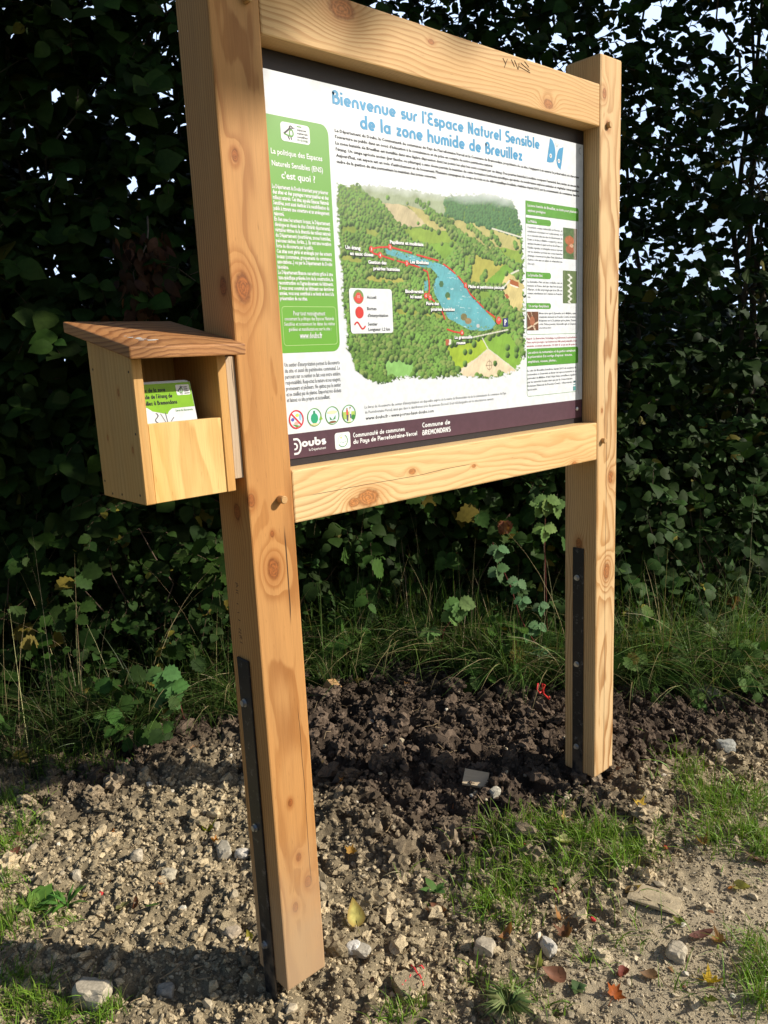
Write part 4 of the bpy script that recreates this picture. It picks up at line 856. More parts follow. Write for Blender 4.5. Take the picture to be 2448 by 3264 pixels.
def leaflet(i, y_, top, dxl, lean, first):
    """A5 booklet standing in the box; cover faces the opening"""
    label = 'green and white nature trail booklet at the front of the leaflet box' if first else None
    o = empty('leaflet', (-.145, y_, bz0 + .022), label or 'booklet tucked behind the front one, only its pale top edge showing', 'leaflet', 'leaflets standing in the box')
    x1 = -.083 + dxl; x0 = x1 - .124; zb = bz0 + .0215; sx = -.105
    f = lambda x_, z_, dy=0.: (x_ + sx * (z_ - 1.45), y_ + lean * (z_ - zb) + dy, z_)
    m = MB(); V = [f(x0, zb), f(x1, zb), f(x1, top), f(x0, top)]; V += [(p[0], p[1] + .004, p[2]) for p in V]
    m.add(V, [(0, 1, 2, 3), (7, 6, 5, 4), (0, 4, 5, 1), (1, 5, 6, 2), (2, 6, 7, 3), (3, 7, 4, 0)]); m.build('booklet', M_paper, o)
    if not first: return
    def pr(name, polys, mat, lay): 
        q = MB()
        for i_, (P, F, c) in enumerate(polys): q.add([f(p[0], p[1], -.0003 * lay - 1.2e-5 * i_ - (p[2] if len(p) > 2 else 0)) for p in P], F, c)
        q.build(name, mat, o, tint=mat is M_ink)
    zg = 1.4745
    P = [(x0 + .0005, top - .0005), (x1 - .0005, top - .0005), (x1 - .0005, zg)] + [(x1 - .052, zg - .001), (x1 - .060, zg - .006), (x1 - .065, zg - .012)] + [(x0 + .028, zg - .004), (x0 + .018, zg + .004), (x0 + .0005, zg + .008)]
    pr('green_cover', [(P, ng(P), None)], ink('ink_lime', (.20, .42, .02)), 1)
    z1 = top - .017; ls = .0132
    pr('cover_title', [title(s_, x1 - .122 + o_, x1 - e_, z1 - ls * k_, .0088, .20) for k_, (s_, o_, e_) in enumerate((("Sentier de la zone", -.001, .059), ("humide de l'étang de", .001, .046), ("Breuillez à Bremondans", .0, .038)))], I_black, 2)
    q0, q1 = x1 - .035, x1 - .004; P = rrect(q0, top - .0265, q1, top - .005, .003)
    pr('logo_ground', [(P, ng(P), None)], I_white, 2)
    D = bird(q0 + .001, top - .026, .032, .020, (.035, .03, .04), (.10, .30, .05))
    for j, w_ in enumerate((.82, .84, .90, .95)): D.append((*ring([(q0 + .0175, top - .0105 - .0042 * j), (q0 + .031 * w_, top - .0105 - .0042 * j)], .0018, False), (.06, .06, .07)))
    pr('logo_bird', D, M_ink, 3)
    pr('subtitle', [fit_text('Livret de découverte', x1 - .045, x1 - .006, zg - .008, .0045, 'J')], I_leafgreen, 2)
    ant = [(*ring([(x1 - .072, zg - .028), (x1 - .080, zg - .010)], .0009, False), None), (*ring([(x1 - .068, zg - .028), (x1 - .069, zg - .008)], .0012, False), None), (*ring([(x1 - .060, zg - .027), (x1 - .052, zg - .019)], .0016, False), None)]
    ant += [(*ring([(x1 - .090 + .004 * math.sin(t * 7), zg - .008 - .022 * t) for t in np.linspace(0, 1, 9)], .002, False), None)]
    pr('antenna_drawing', ant, I_grey, 2)
leaflet(0, .036, 1.526, 0, .04, True)
for i in range(1, 5): leaflet(i, .036 + .0062 * i, 1.5275 + .0012 * (i % 3), -.0015 * i, .04, False)

# ------------------------------------------------------------------ foliage tools
def _leaf(w=.40, cup=.10, droop=.22, serr=0.):
    yr = [.10, .32, .60, .84]; xr = [.22, .40, .36, .17]
    Vm = [(0, 0, 0), (0, .34, .03), (0, .66, .0), (0, 1., -droop)]
    Vr = [(x_ * w / .40, y_, cup * x_ / .4 - droop * y_ * y_ * .8) for x_, y_ in zip(xr, yr)]
    V = Vm + Vr + [(-a, b, c) for a, b, c in Vr]
    Fr = [(0, 4, 1), (1, 4, 5), (1, 5, 2), (2, 5, 6), (2, 6, 7), (2, 7, 3)]
    return np.array(V), np.array(Fr + [(a if a < 4 else a + 4, c if c < 4 else c + 4, b if b < 4 else b + 4) for a, b, c in Fr])
def _lobed():
    """bigger leaf with a jagged edge"""
    half = [(.10, .02), (.30, .04), (.27, .14), (.44, .20), (.37, .30), (.50, .42), (.38, .50), (.40, .64), (.26, .70), (.24, .84), (.10, .88)]
    mid = [(0, 0), (0, .3), (0, .6), (0, 1.)]
    z = lambda x_, y_: .16 * abs(x_) - .22 * y_ * y_
    V = [(x_, y_, z(x_, y_)) for x_, y_ in mid] + [(x_, y_, z(x_, y_)) for x_, y_ in half] + [(-x_, y_, z(x_, y_)) for x_, y_ in half]
    Fr = []; ch = [0] + list(range(4, 15)) + [3]; cen = [0] + [1] * 4 + [1, 2, 2, 2, 2, 2, 2]
    for a, b, c in zip(ch[:-1], ch[1:], [1, 1, 1, 1, 1, 1, 2, 2, 2, 2, 2, 2]): Fr.append((a, b, c))
    Fr.append((9, 2, 1)); Fr = [t for t in Fr if len(set(t)) == 3]
    return np.array(V), np.array(Fr + [tuple(i if i < 4 else i + 11 for i in (a, c, b)) for a, b, c in Fr])
L_OV = _leaf(); L_ROUND = _leaf(.50, .08, .18); L_NARROW = _leaf(.26, .06, .2); L_JAG = _lobed(); L_THIN = _leaf(.07, .02, .35); L_BLADE = _leaf(.018, .0, .7)
L_CHEAP = (np.array([(0, 0, 0), (.36, .38, .05), (-.36, .38, .05), (.26, .74, -.08), (-.26, .74, -.08), (0, 1, -.2)]), np.array([(0, 1, 2), (2, 1, 3), (2, 3, 4), (4, 3, 5)]))
def nrm(a): return a / np.maximum(1e-9, np.linalg.norm(a, axis=-1, keepdims=True))
def place(tpl, P, D, N, S):
    V0, F0 = tpl; Y = nrm(D); X = nrm(np.cross(Y, N)); Z = np.cross(X, Y); S = np.asarray(S)[:, None, None]
    V = P[:, None] + S * (V0[None, :, :1] * X[:, None] + V0[None, :, 1:2] * Y[:, None] + V0[None, :, 2:] * Z[:, None])
    return V.reshape(-1, 3), (F0[None] + (np.arange(len(P)) * len(V0))[:, None, None]).reshape(-1, 3), len(V0)
class Foliage:
    def __init__(s): s.V = []; s.F = []; s.T = []; s.o = 0
    def add(s, tpl, P, D, N, S, T):
        if not len(P): return s
        V, F, k_ = place(tpl, P, D, N, S); s.V.append(V); s.F.append(F + s.o); s.T.append(np.repeat(T, k_, 0)); s.o += len(V); return s
    def build(s, name, mat, parent=None, smooth=True): return mesh_np(name, np.concatenate(s.V), np.concatenate(s.F), mat, parent, np.concatenate(s.T), smooth)
def tints(n, base, var=.35, odd=None, podd=.0, yel=.0):
    b = np.array(base) * (1 + var * (rng.random((n, 1)) * 2 - 1)) * (1 + .12 * (rng.random((n, 3)) * 2 - 1))
    if odd is not None: b[rng.random(n) < podd] = odd
    return b
OUT = -HV                                        # the side of the hedge that faces the board
def twigs(n, sampler, length, per, droop=.35):
    """start points, directions, and alternate leaf positions along each twig"""
    S = sampler(n); n = len(S)
    D = rng.normal(size=(n, 3)) * .75 + OUT * .55 + np.array([0, 0, .15]); D = nrm(D)
    L = length * rng.uniform(.6, 1.3, n)
    t = (np.arange(per) + rng.random((n, per)) * .7) / per
    P = S[:, None] + D[:, None] * (t * L[:, None])[..., None]; P[..., 2] -= droop * (t ** 2) * L[:, None]
    side = np.where(np.arange(per) % 2 == 0, 1., -1.)[None, :, None]
    lat = nrm(np.cross(D, np.array([0, 0, 1.])))[:, None] * side
    LD = D[:, None] * .55 + lat * .8 + np.array([0, 0, -.45]) + rng.normal(size=(n, per, 3)) * .28
    LN = np.array([0, 0, .75]) + OUT * .75 + rng.normal(size=(n, per, 3)) * .38
    return S, D, L, P.reshape(-1, 3), LD.reshape(-1, 3), LN.reshape(-1, 3)
def twig_mesh(m, S, D, L, droop, r=.0022, every=1, c=(.075, .055, .04)):
    for i in range(0, len(S), every):
        P = [S[i] + D[i] * L[i] * t - np.array([0, 0, droop * t * t * L[i]]) for t in (0, .5, 1.)]
        m.tube(P, [r * 1.4, r, r * .5], 3, c, cap=False)
def stem(m, p0, p1, r0, r1, n=9, wob=.05, seg=7, c=(.11, .09, .07)):
    p0, p1 = np.array(p0, float), np.array(p1, float); o = rng.random(2) * 30; P = []; R = []
    for i in range(n):
        t = i / (n - 1); w_ = math.sin(math.pi * t) * wob * 2
        P.append(p0 + (p1 - p0) * t + np.array([(vn(o[0] + t * 3, 1.) - .5) * w_, (vn(o[1] + t * 3, 2.) - .5) * w_, 0])); R.append(r0 + (r1 - r0) * t)
    m.tube(P, R, seg, tuple(np.array(c) * rng.uniform(.7, 1.4))); return P

def hole(u, z):
    """openness of the hedge: where sky shows through"""
    n = fbm(u * 6.1 + 7, z * 6.1, 91, 3) - .45
    big = .52 * np.exp(-((u - 1.45) / .75) ** 2 - ((z - 1.95) / .42) ** 2) + .12 * ss(2.1, 2.7, z) * ss(.2, .9, u) + .06 * ss(1.5, 2.2, z)
    return np.clip(big + (n * 2.2) * ss(1.2, 1.7, z) * (.17 + .70 * ss(-.2, .8, u)), 0, .95)

def tall_shrub(u0, v0, h, w_, nt, label, cat='tree', name='hazel_tree', tpl=L_ROUND, base=(.019, .040, .007), size=.098, z0=.35, stems=5, holes=True, dep=1.1, group='hedge trees behind the board', cheap=False, yel=.02):
    c = huv(np.array([u0]), np.array([v0]), np.array([0.]))[0]; c[2] = float(gz0(c[0], c[1]))
    o = empty(name, tuple(c), label, cat, group)
    m = MB(); tops = []
    for i in range(stems):
        b = huv(np.array([u0 + rng.uniform(-.22, .22)]), np.array([v0 + rng.uniform(-.12, .15)]), np.array([c[2] - .05]))[0]
        t = huv(np.array([u0 + rng.uniform(-.5, .5) * w_]), np.array([v0 + rng.uniform(-.3, .25)]), np.array([h * rng.uniform(.8, 1.0)]))[0]
        stem(m, b, t, rng.uniform(.014, .032), .006, 10, .16); tops.append((b, t))
        for j in range(4):
            q = rng.uniform(.25, .9); s_ = b + (t - b) * q
            e_ = s_ + (HU * rng.uniform(-.6, .6) + OUT * rng.uniform(-.1, .5)) * w_ * .8 + np.array([0, 0, rng.uniform(.1, .5)])
            stem(m, s_, e_, .008, .003, 6, .1, 5)
    def samp(n):
        u = u0 + rng.normal(size=n) * .46 * w_; z = z0 + (h - z0) * rng.random(n)
        bulge = .28 * (fbm(u * 2.2, z * 2.2, 55, 3) - .45)
        v = v0 - .62 + dep * rng.random(n) ** 1.4 - bulge * 1.6
        v = v + .22 * ss(.9, .2, z)
        k_ = np.ones(n, bool)
        if holes: k_ = rng.random(n) > hole(u, z)
        return huv(u, v, z)[k_]
    S, D, L, P, LD, LN = twigs(nt, samp, .30, 7)
    twig_mesh(m, S, D, L, .35, every=2)
    m.build('trunk', M_BARK, o, smooth=True, tint=True)
    n = len(P); f = Foliage(); sz = size * np.clip(rng.lognormal(0, .26, n), .5, 1.6); T_ = tints(n, base, .4, (.10, .09, .015), yel)
    a = rng.random(n) < (.35 if not cheap else 0)
    f.add(tpl, P[a], LD[a], LN[a], sz[a], T_[a]); f.add(L_CHEAP if cheap else L_OV, P[~a], LD[~a], LN[~a], sz[~a], T_[~a])
    f.build('crown', M_LEAF, o); return o

# the hedge, from left to right along its line
tall_shrub(-1.85, 2.75, 4.3, 1.15, 1350, 'dark hazel at the far left edge, behind the leaflet box', size=.090)
tall_shrub(-.90, 2.80, 4.3, 1.1, 1350, 'dark hazel directly left of the nearer post, above the leaflet box', size=.088)
tall_shrub(.05, 2.85, 4.3, 1.1, 1150, 'hazel whose crown shows above the middle of the upper crossbeam', size=.074)
tall_shrub(.95, 2.85, 4.3, 1.1, 1500, 'hazel behind the farther post top, with sky between its leaves', size=.060)
tall_shrub(1.85, 2.85, 4.2, 1.1, 1700, 'open leafy tree at the right edge, bright sky showing through its crown', size=.054, tpl=L_OV)
tall_shrub(2.85, 2.75, 4.6, 1.2, 1300, 'hazel past the right edge of the hedge gap', size=.062)
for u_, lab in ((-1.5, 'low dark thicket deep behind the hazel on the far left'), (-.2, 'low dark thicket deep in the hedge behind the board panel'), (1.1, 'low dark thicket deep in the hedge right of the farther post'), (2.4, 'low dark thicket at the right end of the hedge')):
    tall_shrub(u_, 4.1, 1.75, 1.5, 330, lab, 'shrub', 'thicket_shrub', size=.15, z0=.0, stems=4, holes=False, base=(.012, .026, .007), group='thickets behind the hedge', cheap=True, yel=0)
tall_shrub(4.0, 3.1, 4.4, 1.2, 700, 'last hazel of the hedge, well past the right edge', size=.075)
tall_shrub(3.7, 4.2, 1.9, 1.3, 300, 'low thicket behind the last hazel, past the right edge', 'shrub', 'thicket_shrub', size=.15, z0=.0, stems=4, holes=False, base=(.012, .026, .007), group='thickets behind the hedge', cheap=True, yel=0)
# trees out to the right, whose crowns lay the shade on hedge and board
def crown_tree(name, foot, blobs, label, size=.13, base=(.035, .07, .016)):
    o = empty(name, foot, label, 'tree'); m = MB(); f = Foliage(); foot = np.array(foot)
    top = np.mean([b[0] for b in blobs], 0); P = stem(m, foot - (0, 0, .1), top + np.array([0, 0, .4]), .11, .04, 10, .3, 9)
    for (c, r, n) in blobs:
        c = np.array(c); j = P[6]; stem(m, j, c, .030, .010, 7, .15)
        d = nrm(rng.normal(size=(n, 3))) * (rng.random((n, 1)) ** (1 / 2.2)); p = c + d * np.array(r)
        f.add(L_CHEAP, p, rng.normal(size=(n, 3)) + (0, 0, -.5), rng.normal(size=(n, 3)) * .5 + (0, 0, 1), size * rng.uniform(.6, 1.3, n), tints(n, base, .35))
    m.build('trunk', M_BARK, o, smooth=True, tint=True); f.build('crown', M_LEAF, o)
c = lambda u, v, z: tuple(huv(np.array([float(u)]), np.array([float(v)]), np.array([float(z)]))[0])
ray_pt = lambda a, b, y: (a - .9 * y, y, b - .8 * y)         # where the sun's ray for (a, b) crosses the plane y
crown_tree('ash_tree', (5.2, -1.0, -.05), [(ray_pt(2.75, 3.05, -1.25), (.62, .5, .62), 1250), (ray_pt(3.55, 3.0, -1.1), (.65, .5, .75), 1300), (ray_pt(2.9, 4.1, -1.3), (.75, .6, .6), 1500), (ray_pt(3.8, 4.3, -1.0), (.8, .6, .8), 1500), (ray_pt(2.2, 4.3, -1.5), (.5, .5, .6), 800)], 'tall tree beyond the right edge, shading the hedge')
crown_tree('lime_tree', (4.4, -7.0, -.05), [(ray_pt(-.30, 2.26, -7.), (.35, .4, .46), 330), (ray_pt(.40, 2.68, -7.1), (.62, .4, .32), 330), (ray_pt(-1.0, 3.4, -7.2), (.9, .9, .8), 900), (ray_pt(.1, 3.9, -7.4), (1.0, 1.0, .8), 900)], 'roadside tree to the right of the viewer, dappling the top of the nearer post')

# ------------------------------------------------------------------ lower bushes and brambles along the hedge foot
def low_bush(name, cat, u0, v0, h, w_, n, label, group, tpl, size, base, z0=.02, per=9, tw=.24, yel=.02, odd=(.22, .19, .03), dep=.5):
    c_ = huv(np.array([u0]), np.array([v0]), np.array([0.]))[0]; c_[2] = float(gz0(c_[0], c_[1])); o = empty(name, tuple(c_), label, cat, group)
    def samp(k_):
        u = u0 + rng.normal(size=k_) * .42 * w_; z = c_[2] + z0 + h * rng.random(k_) ** 1.1 * np.exp(-((u - u0) / (1.1 * w_)) ** 2)
        v = v0 - .06 + dep * rng.random(k_) ** 1.3 + .12 * (z / h) + .25 * (fbm(u * 4, z * 4, 66, 2) - .4); return huv(u, v, z)
    S, D, L, P, LD, LN = twigs(n, samp, tw, per, .3); m = MB()
    for i in range(7):
        a = huv(np.array([u0 + rng.uniform(-.2, .2)]), np.array([v0 + .15]), np.array([c_[2] - .03]))[0]; b = S[rng.integers(len(S))]
        stem(m, a, b, .006, .003, 7, .1, 5, (.10, .07, .05))
    twig_mesh(m, S, D, L, .3, .0015, 1, (.09, .06, .04)); m.build('stems', M_BARK, o, smooth=True, tint=True)
    k_ = len(P); f = Foliage(); f.add(tpl, P, LD, LN, size * np.clip(rng.lognormal(0, .25, k_), .5, 1.6), tints(k_, base, .35, odd, yel)); f.build('foliage', M_LEAF, o); return o
privet = ((-1.55, 2.05, 1.15, .62, 150, 'small-leaved shrub at the left edge below the leaflet box height'), (-.62, 1.98, 1.05, .50, 150, 'small-leaved shrub under the leaflet box, left of the nearer post'), (.10, 2.16, 1.10, .48, 170, 'small-leaved shrub under the left half of the lower crossbeam'), (1.62, 2.0, 1.25, .55, 190, 'dense round-leaved shrub right of the farther post'), (2.35, 2.0, 1.2, .6, 170, 'round-leaved shrub cut by the right edge'))
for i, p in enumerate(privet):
    low_bush('privet_shrub', 'shrub', *p, 'small-leaved shrubs at the hedge foot', L_ROUND if i > 2 else L_OV, .052 if i > 2 else .040, ((.022, .046, .010) if p[0] < -.3 else (.032, .064, .015)), yel=.02)  # left shrubs use a darker leaf colour, with their shade painted in
bram = ((-1.15, 1.98, .85, .5, 85, 'bramble with broad dark leaves low on the left, under the leaflet box'), (-.30, 1.92, .75, .34, 60, 'bramble leaves in the shade just left of the nearer post'), (.62, 2.22, 1.2, .42, 95, 'bramble with broad leaves under the right half of the lower crossbeam'), (1.25, 2.1, 1.0, .4, 75, 'broad-leaved bramble close beside the farther post, right side'), (-1.9, 1.8, .7, .45, 70, 'bramble cut by the left edge beside the grass'))
for p in bram: low_bush('bramble_bush', 'bush', *p, 'brambles at the hedge foot', L_JAG, .078, ((.024, .050, .009) if p[0] < .2 else (.036, .078, .015)), per=6, tw=.26, odd=(.14, .11, .02), yel=.025)  # shade on the left brambles is put into a darker leaf tint

for p in ((-.72, 1.60, .22, .22, 26, 'low leafy plant spilling on to the soil at the left, in front of the grass'), (-1.35, 1.42, .22, .28, 32, 'low leafy plant at the left edge, on the border of soil and grass'), (.35, 1.98, .24, .22, 22, 'low leafy plant in the grass left of the middle, between the posts'), (1.08, 1.66, .22, .16, 18, 'low leafy plant at the soil edge just left of the farther post'), (1.75, 1.52, .22, .22, 22, 'low leafy plant on the bank right of the farther post'), (2.1, 1.42, .2, .22, 20, 'low leafy plant on the bank at the right edge')):
    low_bush('ground_bramble', 'plant', *p, 'low plants on the soil edge', L_JAG, .058, ((.036, .074, .015) if p[0] < 0 else (.058, .11, .022)), per=5, tw=.16, odd=(.12, .10, .02), yel=.03, dep=.25)  # left plants tinted darker to stand in for shade
# ------------------------------------------------------------------ grass
def blades(name, X, Y, H, lean, wid, T, mat=M_GRASS, droop=.8, parent=None, z=None, seg=5):
    n = len(X); t = np.linspace(0, 1, seg); z = ground_z(X, Y) - .006 if z is None else z
    a = rng.random(n) * 2 * np.pi; d = np.stack([np.cos(a), np.sin(a), 0 * a], -1)
    if lean is not None: d = nrm(d * .8 + np.array(lean))
    k_ = rng.random(n) ** .8 * droop
    hor = (k_[:, None] * (.35 * t + .65 * t ** 2)) * H[:, None]; ver = H[:, None] * (t - .55 * k_[:, None] * t ** 2.2)
    C_ = np.stack([X, Y, z], -1)[:, None] + d[:, None] * hor[..., None]; C_[..., 2] += ver
    s_ = nrm(np.cross(d, (0, 0, 1.)) + rng.normal(size=(n, 3)) * .35); w_ = (wid[:, None] * (1 - .92 * t ** 1.6) * .5)[..., None] * s_[:, None]
    V = np.stack([C_ - w_, C_ + w_], 2).reshape(-1, 3)
    b = np.arange(seg - 1) * 2; q = np.stack([b, b + 1, b + 3, b + 2], -1); F = (q[None] + (np.arange(n) * seg * 2)[:, None, None]).reshape(-1, 4)
    return mesh_np(name, V, F, mat, parent, np.repeat(T, seg * 2, 0), True)
GREEN, DEEP, STRAWC = (.155, .265, .028), (.040, .088, .020), (.30, .25, .12)
# short lit grass on the path edge: clumps found at photo pixels (x, y, radius m, number)
Xs, Ys, Hs = [], [], []
for (px, py, r, n) in ((1560, 2700, .07, 260), (1650, 2655, .08, 340), (1750, 2660, .08, 380), (1850, 2680, .08, 420), (1950, 2665, .07, 360), (2030, 2720, .06, 200), (1600, 2840, .08, 330), (1545, 2890, .07, 260), (1690, 2790, .09, 380), (1800, 2780, .07, 200), (1640, 2930, .05, 150), (1500, 2770, .05, 130), (1900, 2760, .05, 150), (1960, 2760, .06, 180),
                        (2240, 2540, .08, 330), (2300, 2600, .09, 360), (2390, 2660, .09, 360), (2440, 2720, .08, 280), (2200, 2470, .08, 240), (2340, 2530, .08, 220), (2150, 2420, .06, 110), (2270, 2680, .06, 200), (2420, 2570, .08, 200), (2100, 2640, .04, 70),
                        (20, 3215, .05, 220), (110, 3190, .05, 240), (200, 3235, .05, 230), (330, 3245, .035, 130), (50, 3110, .05, 130), (30, 2960, .06, 200), (90, 2900, .05, 120), (190, 2940, .05, 90), (20, 2800, .05, 110), (380, 3215, .02, 45),
                        (30, 2560, .10, 220), (80, 2640, .07, 130), (15, 2700, .07, 130), (200, 2440, .08, 200), (280, 2400, .08, 210), (340, 2430, .06, 130), (110, 2420, .08, 160),
                        (2400, 3010, .05, 160), (2440, 3090, .06, 220), (2420, 3190, .06, 230), (2380, 3120, .03, 70), (1255, 3235, .05, 150), (1330, 3250, .04, 110), (1600, 3200, .05, 130), (1660, 3160, .03, 70), (1290, 2790, .02, 18), (1420, 2870, .03, 30), (1860, 3060, .03, 40), (2050, 2960, .06, 36), (2160, 3150, .08, 40), (1960, 3010, .08, 40), (1520, 3140, .03, 50), (1750, 3230, .04, 60)):
    n = int(n * (.62 if py > 2350 and px > 1000 else .9)); q = G(px, py); rr = 1.15 * r * np.abs(rng.normal(size=n)) * .8; a = rng.random(n) * 2 * np.pi
    Xs.append(q[0] + rr * np.cos(a)); Ys.append(q[1] + rr * np.sin(a)); Hs.append(rng.uniform(.03, .095, n) * (1.15 if r > .05 else .8))
X = np.concatenate(Xs); Y = np.concatenate(Ys); H = np.concatenate(Hs); T_ = tints(len(X), GREEN, .42, STRAWC, .11)
o = blades('grass', X, Y, H, None, rng.uniform(.0022, .0048, len(X)), T_, droop=1.2); tag(o, kind='stuff')
# long rank grass at the hedge foot
n = 20000; u = rng.uniform(-2.1, 2.7, n); edge = np.interp(u, [-2.2, -1.15, -.5, -.24, .18, .55, .94, 1.48, 2.3, 2.8], [1.30, 1.50, 1.66, 1.74, 2.02, 2.00, 1.84, 1.46, 1.52, 1.5])
v = edge + np.abs(rng.normal(size=n)) * .34 - .04 + .55 * (fbm(u * 4.5, u * 0 + 3, 8, 3) - .45)
k_ = rng.random(n) < .10 + 1.1 * ss(.33, .55, fbm(u * 6, v * 6, 71, 3)); u, v = u[k_], v[k_]; p = huv(u, v, 0 * u)
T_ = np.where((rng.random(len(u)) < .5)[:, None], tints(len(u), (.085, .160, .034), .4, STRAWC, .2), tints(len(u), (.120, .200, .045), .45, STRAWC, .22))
T_ = T_ * (1 - .48 * ss(-.2, -.7, u))[:, None]  # shade of box and board painted in: blades darken towards the left
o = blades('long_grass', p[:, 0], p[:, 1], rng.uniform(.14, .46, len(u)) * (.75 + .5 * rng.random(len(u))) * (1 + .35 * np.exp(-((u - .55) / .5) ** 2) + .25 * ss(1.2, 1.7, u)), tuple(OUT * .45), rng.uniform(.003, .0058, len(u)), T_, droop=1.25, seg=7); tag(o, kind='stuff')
# pale dry stalks
n = 170; u = rng.uniform(-2.0, 2.6, n); v = np.interp(u, [-2.2, -1.15, -.24, .18, .94, 1.48, 2.8], [1.4, 1.55, 1.78, 2.05, 1.9, 1.5, 1.5]) + rng.random(n) * .4; p = huv(u, v, 0 * u)
o = blades('dry_stalks', p[:, 0], p[:, 1], rng.uniform(.4, 1.05, n), tuple(OUT * .3), rng.uniform(.0022, .0036, n), tints(n, (.36, .30, .17), .3), mat=M_STRAW, droop=.55, seg=8); tag(o, kind='stuff')
# crumbled leaf litter on the path and soil, chips trodden into the path
n = 420; x, y, u, v = scatter(n, -1.0, 2.4, -1.0, 1.4); k_ = rng.random(n) < .25 + .75 * path_zone(x, y); x, y = x[k_], y[k_]; n = len(x); f = Foliage()
f.add(L_CHEAP, on_ground(x, y, .004), rng.normal(size=(n, 3)) * (1, 1, .25), rng.normal(size=(n, 3)) * .4 + (0, 0, 1), .010 + .022 * rng.random(n), tints(n, (.20, .10, .05), .55, (.34, .24, .10), .3))
tag(f.build('leaf_litter', M_DRY), kind='stuff')
x, y, u, v = scatter(5200, -.3, 2.5, -1.1, 1.2); k_ = rng.random(len(x)) < path_zone(x, y); x, y = x[k_], y[k_]
s = np.clip(rng.lognormal(math.log(.0052), .5, len(x)), .0025, .017)
o = lumps('path_chips', on_ground(x, y), s, np.array([.50, .42, .29]) * rng.uniform(.55, 1.35, (len(x), 1)), 1, .45, flat=.6, mat=M_STONE, sink=.35); tag(o, kind='stuff')
# straw, roots and twiglets lying on the soil
x, y, u, v = scatter(900, -1.9, 2.5, -1.1, 2.0)
L = rng.uniform(.015, .085, len(x)); a = rng.random(len(x)) * np.pi * 2; m = MB()
for i in range(len(x)):
    q = [np.array([x[i] + L[i] * (t - .5) * math.cos(a[i] + .6 * t), y[i] + L[i] * (t - .5) * math.sin(a[i] + .6 * t), 0]) for t in (0, .5, 1.)]
    z_ = [float(ground_z(p_[0], p_[1])) + .010 + .012 * rng.random() for p_ in q]
    m.tube([(p_[0], p_[1], zz_) for p_, zz_ in zip(q, z_)], rng.uniform(.0007, .0016), 4, tuple(np.array((.30, .22, .13)) * rng.uniform(.4, 1.5)), cap=False)
o = m.build('straw_litter', M_STRAW, None, tint=True); tag(o, kind='stuff')

# ------------------------------------------------------------------ single plants
def compound_shoot(name, label, cat, pts, v, leaves_, base, size=.065):
    """arching bramble shoot; leaves_: photo pixel, leaf scale, hanging angle"""
    P = [on_v(px, py, v) for px, py in pts]; P[0] = np.array([P[0][0], P[0][1], float(ground_z(P[0][0], P[0][1])) - .01]); o = empty(name, tuple(P[0]), label, cat); m = MB()
    m.tube(P, np.linspace(.0035, .0018, len(P)), 6, (.16, .05, .04)); f = Foliage()
    for (px, py, sc, sp) in leaves_:
        q = on_v(px, py, v - .03); j = min(P, key=lambda a_: np.linalg.norm(a_ - q)); m.tube([j, (j + q) / 2 + np.array([0, 0, .008]), q], .0011, 4, (.12, .13, .05), cap=False)
        for a_ in (-75, 0, 75):
            ca = math.radians(a_ + sp); D = (HU * math.sin(ca) + np.array([0, 0, -math.cos(ca)]) + OUT * .25)
            N = OUT * .8 + HU * .45 + np.array([0, 0, .55]) + rng.normal(size=3) * .12
            f.add(L_JAG, q[None], D[None], N[None], np.array([size * sc * (1.12 if a_ == 0 else .92)]), tints(1, base, .18))
    m.build('stem', M_BARK, o, smooth=True, tint=True); f.build('foliage', M_LEAF, o); return o
b7 = lambda X, Y: (900 + X / 1.8433, 1500 + Y / 1.8433)
compound_shoot('bramble_shoot', 'sunlit bramble shoot with red stem and three-part leaves, left of the farther post', 'bramble shoot', [b7(1510, 1090), b7(1490, 1020), b7(1430, 930), b7(1390, 840), b7(1345, 690), b7(1300, 590), b7(1262, 520), b7(1235, 420)], 1.72,
    [(*b7(1268, 455), 1., 0), (*b7(1262, 575), 1., 20), (*b7(1385, 650), .95, -25), (*b7(1410, 755), .8, 0), (*b7(1430, 940), .9, 10), (*b7(1505, 905), .9, -20), (*b7(1515, 790), .8, 10), (*b7(1520, 1050), .8, 0)], (.085, .17, .07))
compound_shoot('raspberry_shoot', 'bright green jagged leaves on a short stem in the middle grass, between the posts', 'shoot', [b7(900, 1010), b7(950, 930), b7(1010, 860), b7(1035, 800)], 1.92, [(*b7(1040, 770), 1.2, 0), (*b7(985, 830), .9, 30), (*b7(870, 940), .8, 0)], (.12, .22, .06), .08)
compound_shoot('bramble_shoot', 'lit bramble leaves hanging over the grass just left of the nearer post', 'bramble shoot', [(590, 2240), (560, 2200), (535, 2170), (515, 2130)], 1.62, [(520, 2140, 1.15, 0), (548, 2185, 1.05, 15), (535, 2235, .9, -10)], (.085, .18, .05), .08)
compound_shoot('nettle_shoot', 'pale green jagged leaves high under the right end of the lower crossbeam', 'shoot', [b7(1560, 700), b7(1540, 400), b7(1545, 250), b7(1560, 170)], 1.9, [(*b7(1555, 165), 1.1, 0), (*b7(1600, 200), .9, 20), (*b7(1520, 190), .9, -20), (*b7(1540, 330), 1., 0)], (.13, .22, .06), .075)
def rosette(name, label, cat, px, py, n, size, base, tpl=L_NARROW, up=.6):
    q = G(px, py); o = empty(name, tuple(q), label, cat); f = Foliage(); a = np.linspace(0, 2 * np.pi, n, False) + rng.random(n) * .5
    D = np.stack([np.cos(a), np.sin(a), up * rng.uniform(.5, 1.4, n)], -1); N = np.stack([-np.cos(a) * .4, -np.sin(a) * .4, np.ones(n)], -1)
    f.add(tpl, np.repeat(q[None], n, 0) + (0, 0, .004), D, N, size * rng.uniform(.7, 1.2, n), tints(n, base, .2)); f.build('foliage', M_LEAF, o)
